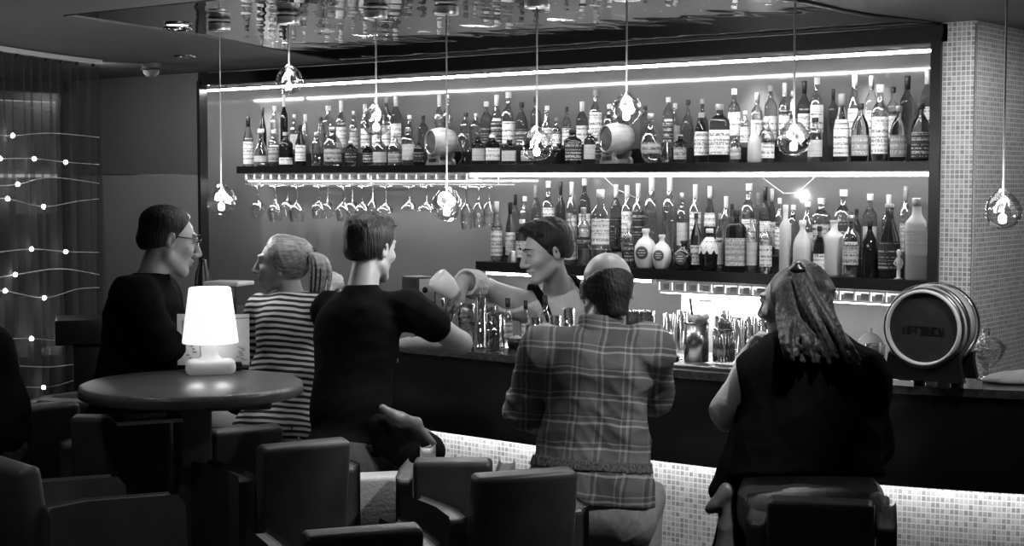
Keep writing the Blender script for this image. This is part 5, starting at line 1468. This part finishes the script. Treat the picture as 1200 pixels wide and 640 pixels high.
# jacket bundled on his lap, pale-lined
c = P(482, 520, 5.45)
F_ = Field(c - .3, c + .3, .007)
F_.cone(P(446, 500, 5.5), P(500, 524, 5.6), .05, .06, .04); F_.cone(P(470, 520, 5.5), P(508, 532, 5.6), .055, .045, .04); F_.cone(P(448, 520, 5.5), P(480, 535, 5.5), .04, .05, .04)
F_.folds(.016, 8, 8)
jk = field_obj(F_, 'jacket', m_tshirt, None, P(482, 535, 5.5)); tag(jk, 'dark jacket bundled on the lap of the man in the black T-shirt', 'jacket')
F_ = Field(c - .3, c + .3, .006)
F_.cone(P(448, 478, 5.44), P(470, 492, 5.44), .016, .024, .02); F_.cone(P(470, 492, 5.44), P(488, 496, 5.48), .026, .022, .02); F_.cone(P(488, 497, 5.48), P(508, 520, 5.5), .018, .014, .02)
F_.folds(.008, 2, 6, (.03, .08)); field_obj(F_, 'lining', m_leath2, jk)

# ---- man in a plaid shirt
f, r_ = axes(700, 4)
J = joints(dict(pel=(690, 598, 4.95), neck=(704, 384, 5.0), head=(711, 339, 5.06), shL=(638, 410, 5.02), shR=(760, 408, 4.98), elL=(616, 480, 5.12), wrL=(650, 488, 5.36), elR=(764, 462, 5.12), wrR=(735, 440, 5.38)))
leg_joints(J, f, r_, spread=.13, zk=.70, foot=.26)
p = Person(J, fdir(700, -14, 12), f, scale=1.07, bulk=1.10, hands={'L': (f, V(0, 0, -1.), .5), 'R': (f, V(0, 0, -1.), .5)})
p.body('person', m_skin2, 'balding man in a plaid shirt seen from behind at the bar', J['pel'] * V(1, 1, 0))
def plaid(name, p):
    m, nt, bs = new_mat(name)
    tc = nt.nodes.new('ShaderNodeTexCoord')
    no = nt.nodes.new('ShaderNodeTexNoise'); no.inputs['Scale'].default_value = 7; nt.links.new(tc.outputs['Object'], no.inputs['Vector'])
    tot = None
    def line(ax, period, wd, amt, ph=0):
        nonlocal tot
        dp = nt.nodes.new('ShaderNodeVectorMath'); dp.operation = 'DOT_PRODUCT'; nt.links.new(tc.outputs['Object'], dp.inputs[0]); dp.inputs[1].default_value = tuple(ax)
        a = nt.nodes.new('ShaderNodeMath'); a.operation = 'MULTIPLY_ADD'; nt.links.new(no.outputs[0], a.inputs[0]); a.inputs[1].default_value = .03; nt.links.new(dp.outputs['Value'], a.inputs[2])
        b_ = nt.nodes.new('ShaderNodeMath'); b_.operation = 'DIVIDE'; nt.links.new(a.outputs[0], b_.inputs[0]); b_.inputs[1].default_value = period
        b2 = nt.nodes.new('ShaderNodeMath'); b2.operation = 'ADD'; b2.inputs[1].default_value = ph; nt.links.new(b_.outputs[0], b2.inputs[0])
        fr = nt.nodes.new('ShaderNodeMath'); fr.operation = 'FRACT'; nt.links.new(b2.outputs[0], fr.inputs[0])
        rp = nt.nodes.new('ShaderNodeMath'); rp.operation = 'LESS_THAN'; rp.inputs[1].default_value = wd; nt.links.new(fr.outputs[0], rp.inputs[0])
        ml = nt.nodes.new('ShaderNodeMath'); ml.operation = 'MULTIPLY'; ml.inputs[1].default_value = amt; nt.links.new(rp.outputs[0], ml.inputs[0])
        if tot is None: tot = ml
        else:
            ad = nt.nodes.new('ShaderNodeMath'); nt.links.new(tot.outputs[0], ad.inputs[0]); nt.links.new(ml.outputs[0], ad.inputs[1]); tot = ad
    line(p.spine, .078, .09, .20); line(p.spine, .078, .06, .14, .75); line(p.spine, .156, .32, .035, .3)
    line(p.lat, .085, .10, .12); line(p.lat, .17, .30, .06, .4); line(p.lat, .085, .06, .10, .2)
    ad = nt.nodes.new('ShaderNodeMath'); ad.inputs[1].default_value = .085; nt.links.new(tot.outputs[0], ad.inputs[0])
    cm = nt.nodes.new('ShaderNodeCombineColor')
    for i in range(3): nt.links.new(ad.outputs[0], cm.inputs[i])
    nt.links.new(cm.outputs[0], bs.inputs['Base Color']); bs.inputs['Roughness'].default_value = .85
    return m
m_plaid = plaid('plaid cotton', p)
dirs = [p.spine * 1.0 + p.lat * .5, p.spine - p.lat * .4, p.spine, p.spine + p.lat * .8]
def plaid_fn(F_):
    F_.ell(p.J['pel'] + p.T @ V(0, -.01, .06), (.215, .178, .16), p.T, .05)
    shirt_fn(p, .022, 2, .016, 11, hem=-.02, belly=.02, wrist=.55, neck=.03, dirs=dirs)(F_)
p.cloth('plaid_shirt', m_plaid, plaid_fn)
# gathered waistband of the shirt and collar
def band(F_):
    p.torso(F_, .0235, belly=.02); F_.ell(p.J['pel'] + p.T @ V(0, -.01, .06), (.2165, .1795, .1615), p.T, .05); F_.folds(.006, 5, 6, (.012, .02), dirs=[p.lat])
    F_.cut(p.J['pel'] + p.spine * .165, p.spine, .004); F_.cut(p.J['pel'] + p.spine * .13, -p.spine, .004)
p.cloth('waistband', M('ribbed waistband', .11, .9, var=.7, scale=1, stretch=(160, 160, 1), spec=.1), band)
def collar(F_):
    n_ = p.J['neck']; F_.cone(n_ - p.spine * .02, n_ + p.spine * .042 + p.front * .01, .080, .071, .01); F_.cone(n_ - p.spine * .05, n_ + p.spine * .1, .055, .055, .006, sub=True)
    F_.cut(n_ + p.spine * .042, p.spine)
p.cloth('collar', m_plaid, collar, h=.005)
p.cloth('trousers', m_jean2, trousers_fn(p, .018, 12), m=.2); shoes(p)
g, H = p.g, p.H; c = p.J['head']; F_ = Field(c - .2, c + .2, .004)
F_.ell(g(0, -.014, .022), V(.081, .101, .084) * p.sc, H, .01); F_.cone(g(0, -.06, -.03), g(0, -.066, -.080), .056 * p.sc, .046 * p.sc, .03)
F_.folds(.003, 3, 7, (.012, .03))
F_.cut(g(0, -.06, .044), H @ nz(V(0, .30, .95)), .02); F_.cut(g(0, .03, .0), H @ nz(V(0, .95, -.3))); F_.cut(g(0, -.07, -.088), H @ nz(V(0, .3, -1)))
field_obj(F_, 'hair', m_hdark, p.root)

# ---- woman with long half-tied hair, dark vest
f, r_ = axes(945, 4)
J = joints(dict(pel=(948, 585, 4.55), neck=(943, 397, 4.63), head=(929, 356, 4.70), shL=(893, 442, 4.64), shR=(1002, 442, 4.58), elL=(853, 486, 4.74), wrL=(872, 425, 4.93), elR=(1018, 520, 4.70), wrR=(975, 530, 4.92)))
leg_joints(J, f, r_, spread=.12)
p = Person(J, fdir(945, -58, 6), f, scale=1.0, bulk=1.12, female=True, hands={'L': (P(886, 388, 4.93) - P(872, 425, 4.93), r_, .9), 'R': (f, V(0, 0, -1.), .4)})
p.body('person', m_skin, 'long-haired woman in a dark sleeveless vest, chin on hand, at the bar', J['pel'] * V(1, 1, 0))
p.cloth('blouse', M('pale blouse', .8, .85, var=.05, bump=.1, bscale=90), shirt_fn(p, .012, .92, .010, 21, hem=.17, sinf=.026))
def vest(F_):
    p.torso(F_, .045, belly=.02)
    F_.cone(p.J['shR'], lerp(p.J['shR'], p.J['elR'], 1.0), .085, .08, .05)
    F_.cone(lerp(p.J['pel'], p.J['neck'], .05) - p.lat * .03, lerp(p.J['pel'], p.J['neck'], .5), .20, .19, .06, fl=(p.front, .75))
    F_.folds(.014, 23, 7, (.07, .2))
    F_.cut(p.J['neck'] + p.spine * .02, nz(p.spine - p.front * .2)); F_.cut(p.J['pel'] + p.spine * .062, nz(-p.spine))
    F_.cone(p.J['shL'] - p.lat * .10 - p.spine * .03, p.J['elL'] - p.lat * .05, .075, .085, .02, sub=True)
p.cloth('vest', m_sweat, vest)
p.cloth('trousers', m_jean2, trousers_fn(p, .016, 24, top=.02), m=.2); shoes(p)
g, H, s_ = p.g, p.H, p.sc; c = p.J['head']
F_ = Field(c - V(.3, .3, .42), c + V(.3, .3, .2), .0042)
F_.ell(g(0, -.02, .026), V(.076, .098, .090), H, .01)
q = random.Random(5)
bk = -p.front; vr = np.cross(nz(V(*ray(940, 320)[:2], 0)), UP)
F_.cone(P(930, 345, 4.63), P(940, 392, 4.53), .060, .050, .03)
for i in range(80):
    th = -1.6 + 3.5 * (i + q.uniform(-.4, .4)) / 80
    pts = [skull_pt(p, th * .5, 1.25, 1.09)] + [skull_pt(p, th * (.75 + .25 * (1 - t)), t, 1.09 + .04 * q.random()) for t in (.8, .35, -.05)]
    e = pts[-1]; u_ = q.random() ** .9; fx = 916 + 74 * u_
    m1 = lerp(e, P(fx - 8, 378, 4.52), .65)
    m2 = P(fx + q.uniform(-4, 4), 396 + q.uniform(-4, 5), 4.46 + q.uniform(-.015, .015))
    m3 = P(fx + 4 + 12 * u_ + q.uniform(-5, 6), 412 + q.uniform(0, 10) + 10 * u_, 4.425 + q.uniform(-.01, .015))
    if q.random() < .3: m3 = lerp(m2, m3, .6)
    lock(F_, smooth_curve([tuple(v) for v in pts + [m1, m2, m3]], 3), .0115, .0055, .006)
for i in range(34):
    o_ = V(q.uniform(-1, 1), q.uniform(-1, 1), q.uniform(-1, 1)); l_ = q.uniform(.8, 1.08)
    pts = [P(937, 322, 4.585) + o_ * .010, P(948, 345, 4.545) + o_ * .022, P(960, 368, 4.50) + o_ * .032, P(974, 392, 4.46) + o_ * .036, P(986 * l_ + 974 * (1 - l_) + 5 * o_[0], 408 + 14 * l_ * abs(o_[1]), 4.42) + o_ * .016]
    lock(F_, smooth_curve([tuple(v) for v in pts], 3), .011, .005, .004)
F_.cut(g(0, .074, .075), H @ nz(V(0, .88, -.42)))
field_obj(F_, 'hair', HAIRD('brown hair', .028, UP + vr * -.3, .45, S=150, s_=6, spec=.25, bump=.35), p.root)
cl_ = P(935, 320, 4.58)
F_ = Field(cl_ - .08, cl_ + .08, .004); F_.cone(cl_ + UP * .02, cl_ - UP * .05 + r_ * .008, .014, .010, .01); F_.ell(cl_ + UP * .01, (.028, .02, .012), None, .01)
field_obj(F_, 'hair_clip', m_black, p.root)
MB().lathe(P(893, 393, 4.93), [(.010, -.003), (.012, 0), (.010, .003)], 12).build('ring', m_chrome, p.root)
# jacket hanging from her lap at the left
F_ = Field(P(860, 545, 4.6) - .35, P(860, 545, 4.6) + .35, .007)
F_.cone(P(872, 480, 4.62), P(860, 545, 4.62), .028, .045, .04); F_.cone(P(862, 545, 4.62), P(842, 575, 4.62), .045, .035, .04); F_.cone(P(868, 560, 4.62), P(855, 650, 4.62), .05, .06, .04)
F_.folds(.014, 6, 8)
jk = field_obj(F_, 'jacket', m_sweat, None, P(860, 600, 4.62)); tag(jk, 'dark jacket hanging at the left hip of the woman in the vest', 'jacket')
F_ = Field(P(842, 595, 4.58) - .2, P(842, 595, 4.58) + .2, .006)
F_.cone(P(852, 575, 4.56), P(838, 592, 4.56), .022, .020, .02); F_.cone(P(838, 592, 4.56), P(830, 597, 4.56), .018, .014, .02); F_.cone(P(852, 578, 4.56), P(850, 640, 4.56), .020, .03, .02)
F_.folds(.010, 4, 6, (.03, .08)); field_obj(F_, 'scarf_end', m_leath2, jk)

# ---- blonde woman in a striped top
f, r_ = axes(330, -18)
J = joints(dict(pel=(326, 512, 6.080), neck=(343, 345, 6.180), head=(331, 308, 6.200), shL=(308, 364, 6.220), shR=(372, 362, 6.140), elL=(292, 428, 6.320), wrL=(288, 402, 6.620), elR=(378, 425, 6.300), wrR=(368, 405, 6.520)))
leg_joints(J, f, r_)
p = Person(J, fdir(330, -78, 4), f, scale=.97, bulk=1.0, female=True, hands={'L': (f, V(0, 0, -1.), .4), 'R': (f, V(0, 0, -1.), .4)})
p.body('person', m_skin, 'blonde woman with a ponytail in a striped top, looking left', J['pel'] * V(1, 1, 0))
m_str = STRIPES('striped jersey', .015, .8, .0235, .5, ax=tuple(p.spine))
p.cloth('striped_top', m_str, shirt_fn(p, .018, 2, .010, 33, hem=.10, wrist=.8))
p.cloth('jeans', m_tshirt, trousers_fn(p, .010, 34, top=.03), m=.2); shoes(p)
g, H, s_ = p.g, p.H, p.sc; c = p.J['head']
F_ = Field(c - .25, c + .25, .004)
F_.ell(g(0, -.018, .026), V(.074, .094, .086) * s_, H, .01)
tie = P(364, 297, 6.160); q = random.Random(8)
F_.cone(g(0, -.08, .01), tie, .040, .020, .03)
for i in range(60):
    a_ = -3.0 + 6.0 * (i + q.uniform(-.3, .3)) / 60                 # hairline start around the face, swept back to the tie
    st = [g(.080 * math.sin(a_) * 1.0, .074 - .050 * abs(a_) / 3 - .03 * max(0, abs(a_) - 1.6), .03 + .078 * math.cos(a_)), None, None]
    s0 = st[0]; d0 = s0 - g(0, -.014, .024); s0 = g(0, -.014, .024) + d0 / np.linalg.norm((H.T @ d0) / (V(.070, .090, .082) * s_)); e0 = tie + (s0 - tie) * .06
    pts = [s0]
    for t in (.3, .6, .85):
        m_ = lerp(s0, e0, t); d_ = m_ - g(0, -.018, .02); k_ = np.linalg.norm((H.T @ d_) / (V(.086, .106, .096) * s_))
        if k_ < 1: m_ = g(0, -.018, .02) + d_ / max(k_, .25)
        pts.append(m_)
    lock(F_, smooth_curve([tuple(v) for v in pts + [e0]], 3), .0095, .008, .002)
for i in range(40):
    a_ = q.uniform(0, 6.28); rr = q.uniform(.2, 1)
    o_ = V(math.cos(a_), math.sin(a_), 0) * rr
    ln = q.uniform(.75, 1.1)
    pts = [tie + o_ * .014, P(373, 305, 6.140) + o_ * .032 + UP * .006, P(376, 320, 6.130) + o_ * .042, P(374, 320 + 20 * ln, 6.125) + o_ * .038, P(370 + 3 * o_[0], 320 + 36 * ln, 6.12) + o_ * .012]
    lock(F_, smooth_curve([tuple(v) for v in pts], 3), .009, .003, .002)
F_.cut(g(0, .090, .064), H @ nz(V(0, .86, -.5)))
field_obj(F_, 'hair', HAIRD('blonde hair', .36, -H[:, 1] - UP * .1, .42, S=95, s_=5, bump=.3, spec=.4, var=.4), p.root)
MB().tube([tie + r_ * .0 + V(.016 * math.cos(a), .016 * math.sin(a), .014 * math.sin(a)) for a in np.linspace(0, 6.28, 12)], .009, 8).build('hair_tie', M('dark hair tie', .05, .8), p.root)
MB().lathe(g(.082, -.004, -.042), [(0, -.008), (.007, -.004), (.008, .0), (.006, .006), (0, .008)], 10).build('earring', m_white, p.root)
MB().lathe(g(-.082, -.004, -.042), [(0, -.008), (.007, -.004), (.008, .0), (.006, .006), (0, .008)], 10).build('earring', m_white, p.root)

# ---- man in a black sweater with glasses
f, r_ = axes(165, 68)
J = joints(dict(pel=(138, 520, 5.80), neck=(178, 325, 5.76), head=(197, 281, 5.76), shL=(186, 346, 5.92), shR=(158, 344, 5.56), elR=(190, 404, 5.62), wrR=(228, 406, 5.72), elL=(208, 410, 6.0), wrL=(246, 408, 6.0)))
leg_joints(J, axes(165, -2)[0], axes(165, -2)[1], fwd=.36)
p = Person(J, fdir(195, 78, 14), f, scale=1.06, up=UP + f * .22, hands={'R': (P(250, 407, 5.80) - J['wrR'], V(0, 0, -1.), .3), 'L': (f, V(0, 0, -1.), .3)})
p.body('person', m_skin, 'man with glasses in a black sweater bending toward the table lamp', J['pel'] * V(1, 1, 0))
def sweater(F_):
    shirt_fn(p, .022, 2, .010, 41, hem=.16, wrist=.9)(F_)
p.cloth('sweater', m_sweat, lambda F_: (p.torso(F_, .03, belly=.02), [p.arm(F_, q, .026, .03, 1.0, True, .92) for q in 'LR'], F_.cone(p.J['neck'] - p.spine * .04, p.J['neck'] + p.spine * .02, .072, .066, .03), F_.folds(.012, 41, 8), F_.cut(p.J['neck'] + p.spine * .02, nz(p.spine - p.front * .25)), F_.cut(p.J['pel'] - p.spine * .16, -p.spine)))
p.cloth('trousers', m_jean, trousers_fn(p, .014, 44), m=.2); shoes(p)
short_hair(p, m_hdark, .008, .008, .002, 6, widow=.026); brows(p)
g, H, s_ = p.g, p.H, p.sc
gl = MB()
for sx in (-1, 1):
    ring = [g(sx * .031 + .021 * math.cos(a), .108 - .006 * abs(math.cos(a)), .014 + .015 * math.sin(a)) for a in np.linspace(0, 2 * math.pi, 17)]
    gl.tube(ring, .0018, 6); gl.tube([g(sx * .052, .103, .02), g(sx * .072, .06, .018), g(sx * .080, -.008, .012), g(sx * .078, -.02, -.005)], .0024, 6)
gl.tube([g(-.011, .109, .018), g(0, .112, .021), g(.011, .109, .018)], .0018, 6)
gf = gl.build('glasses_frame', m_black, p.root)
for sx in (-1, 1):
    MB().lathe(g(sx * .031, .106, .014), [(0, 0), (.016, 0), (.0195, .0006)], 16, M=H @ np.array([[1, 0, 0], [0, 0, 1.], [0, -1., 0]])).build('lens', THIN('spectacle lens', .95, .2, lo=.06), gf)

# ---- bartender
f, r_ = axes(650, -138)
J = joints(dict(pel=(672, 445, 7.05), neck=(656, 342, 6.78), head=(641, 294, 6.64), shR=(603, 352, 6.74), shL=(697, 354, 6.92), elR=(572, 338, 6.86), wrR=(543, 330, 6.62), elL=(716, 405, 6.98), wrL=(668, 400, 6.84)))
for q, sx in (('L', -1), ('R', 1)):
    J['kn' + q] = V(J['pel'][0], J['pel'][1], .50) + r_ * sx * .10 + f * .03; J['an' + q] = V(J['pel'][0], J['pel'][1], .10) + r_ * sx * .11
p = Person(J, fdir(641, -112, 16), f, scale=1.07, up=UP - r_ * .02, hands={'R': (P(533, 356, 6.56) - J['wrR'], nz(V(*ray(541, 340)[:2], 0)), .55), 'L': (P(642, 402, 6.80) - J['wrL'], V(0, 0, -1.), .4)})
p.body('person', m_skin, 'young dark-haired bartender in a pale shirt and braces looking down', J['pel'] * V(1, 1, 0))
m_shirt = M('pale work shirt', .7, .8, var=.05, bump=.1, bscale=80)
p.cloth('work_shirt', m_shirt, shirt_fn(p, .022, 2, .014, 51, hem=.12, wrist=.55, sinf=.030))
def cuff(F_):
    a, b_ = lerp(p.J['elR'], p.J['wrR'], .55), lerp(p.J['elR'], p.J['wrR'], .93)
    F_.cone(a, b_, .066, .060, .01); F_.folds(.008, 3, 6, (.02, .05)); F_.cone(lerp(a, b_, .85), lerp(a, b_, 1.6), .046, .048, .005, sub=True); F_.cut(b_, nz(b_ - a))
p.cloth('rolled_cuff', m_shirt, cuff, h=.005)
def coll(F_):
    n_ = p.J['neck']; F_.cone(n_ - p.spine * .03, n_ + p.spine * .035, .085, .070, .01); F_.cone(n_ - p.spine * .06, n_ + p.spine * .1, .058, .060, .005, sub=True); F_.cut(n_ + p.spine * .035 + p.front * .02, nz(p.spine + p.front * .45)); F_.cone(n_ + p.front * .09 - p.spine * .06, n_ + p.front * .06 + p.spine * .05, .02, .05, .008, sub=True)
p.cloth('collar', m_shirt, coll, h=.005)
p.cloth('trousers', m_tshirt, trousers_fn(p, .014, 54), m=.2); shoes(p)
short_hair(p, m_hdark, .013, .020, .004, 7, quiff=.018, widow=.012); brows(p)
# braces follow the shirt
def brace(sx):
    def fn(F_):
        p.torso(F_, .033)
        a = lerp(p.J['neck'], p.J['shR' if sx > 0 else 'shL'], .50)
        F_.cut(a + p.lat * .014, p.lat, .002); F_.cut(a - p.lat * .014, -p.lat, .002); F_.cut(p.J['pel'] + p.spine * .05, -p.spine)
    return fn
for sx in (-1, 1): p.cloth('brace', m_tshirt, brace(sx))
bart = p
# white cup held at his fingertips
c = P(521, 334, 6.50); d = nz(P(534, 345, 6.52) - P(512, 324, 6.48)); x = nz(np.cross(d, UP)); F = frame(x, np.cross(d, x), d)
o = MB().lathe(c, [(0, -.050), (.044, -.050), (.049, -.046), (.049, .005), (.036, .05), (.036, .06), (.032, .06), (.032, .05), (.045, .005)], 28, M=F).build('mixing_cup', m_milk, None, c); tag(o, 'white tilted cup held in the bartender\'s fingers', 'cup')

# ---- person at the left edge, mostly out of the picture
f, r_ = axes(0, -35)
J = joints(dict(pel=(-28, 528, 5.25), neck=(-36, 385, 5.30), head=(-40, 345, 5.33), shL=(-66, 405, 5.35), shR=(-12, 410, 5.25), elR=(10, 480, 5.29), wrR=(14, 528, 5.50), elL=(-72, 470, 5.45), wrL=(-40, 500, 5.65)))
leg_joints(J, f, r_)
p = Person(J, fdir(0, -20), f, hands={'R': (f, V(0, 0, -1.), .4), 'L': (f, V(0, 0, -1.), .4)})
p.body('person', m_skin, 'person in dark sleeves cut off by the left edge of the picture', J['pel'] * V(1, 1, 0), h=.008)
p.cloth('coat', m_sweat, shirt_fn(p, .024, 2, .012, 61, hem=.14, wrist=.9), h=.009)
p.cloth('trousers', m_jean, trousers_fn(p, .014, 64), m=.2, h=.009); shoes(p)
short_hair(p, m_hdark, .014, .014, .005, 8)

# ---- cloths on the bar
c = on_bar(1186, 449); F_ = Field(c - V(.2, .2, .02), c + V(.2, .2, .12), .004)
F_.ell(c + V(0, 0, .012), (.085, .055, .030), rotz(.5), .02); F_.ell(c + V(.035, .02, .02), (.05, .04, .028), rotz(.9), .02); F_.ell(c + V(-.05, -.02, .008), (.05, .03, .016), rotz(.3), .02)
F_.folds(.010, 12, 7, (.03, .08)); F_.cut(c + V(0, 0, .0015), V(0, 0, -1.), .003)
o = field_obj(F_, 'bar_cloth', M('white bar cloth', .75, .9, var=.06, bump=.2, bscale=200), None, c); tag(o, 'folded white cloth on the bar top at the right edge of the picture', 'cloth')
c = V(atY(385, 340, 4.98)[0], 4.98, BZ); t = thing('draped_pot', 'dark pot with a crumpled white cloth over it behind the blonde ponytail', 'pot', c)
MB().lathe(c, [(0, 0), (.05, 0), (.06, .02), (.065, .15), (.06, .19), (0, .19)], 20).build('pot', m_black, t)
F_ = Field(c - V(.2, .2, 0), c + V(.2, .2, .42), .005)
F_.ell(c + V(0, 0, .225), (.075, .075, .055), None, .02); F_.cone(c + V(-.05, -.03, .2), c + V(-.06, -.05, .12), .03, .02); F_.cone(c + V(.04, -.04, .2), c + V(.06, -.05, .13), .03, .02)
F_.folds(.022, 14, 8, (.02, .06)); field_obj(F_, 'cloth', M('crumpled white cloth', .75, .9, var=.2, scale=60, bump=.4, bscale=150), t)
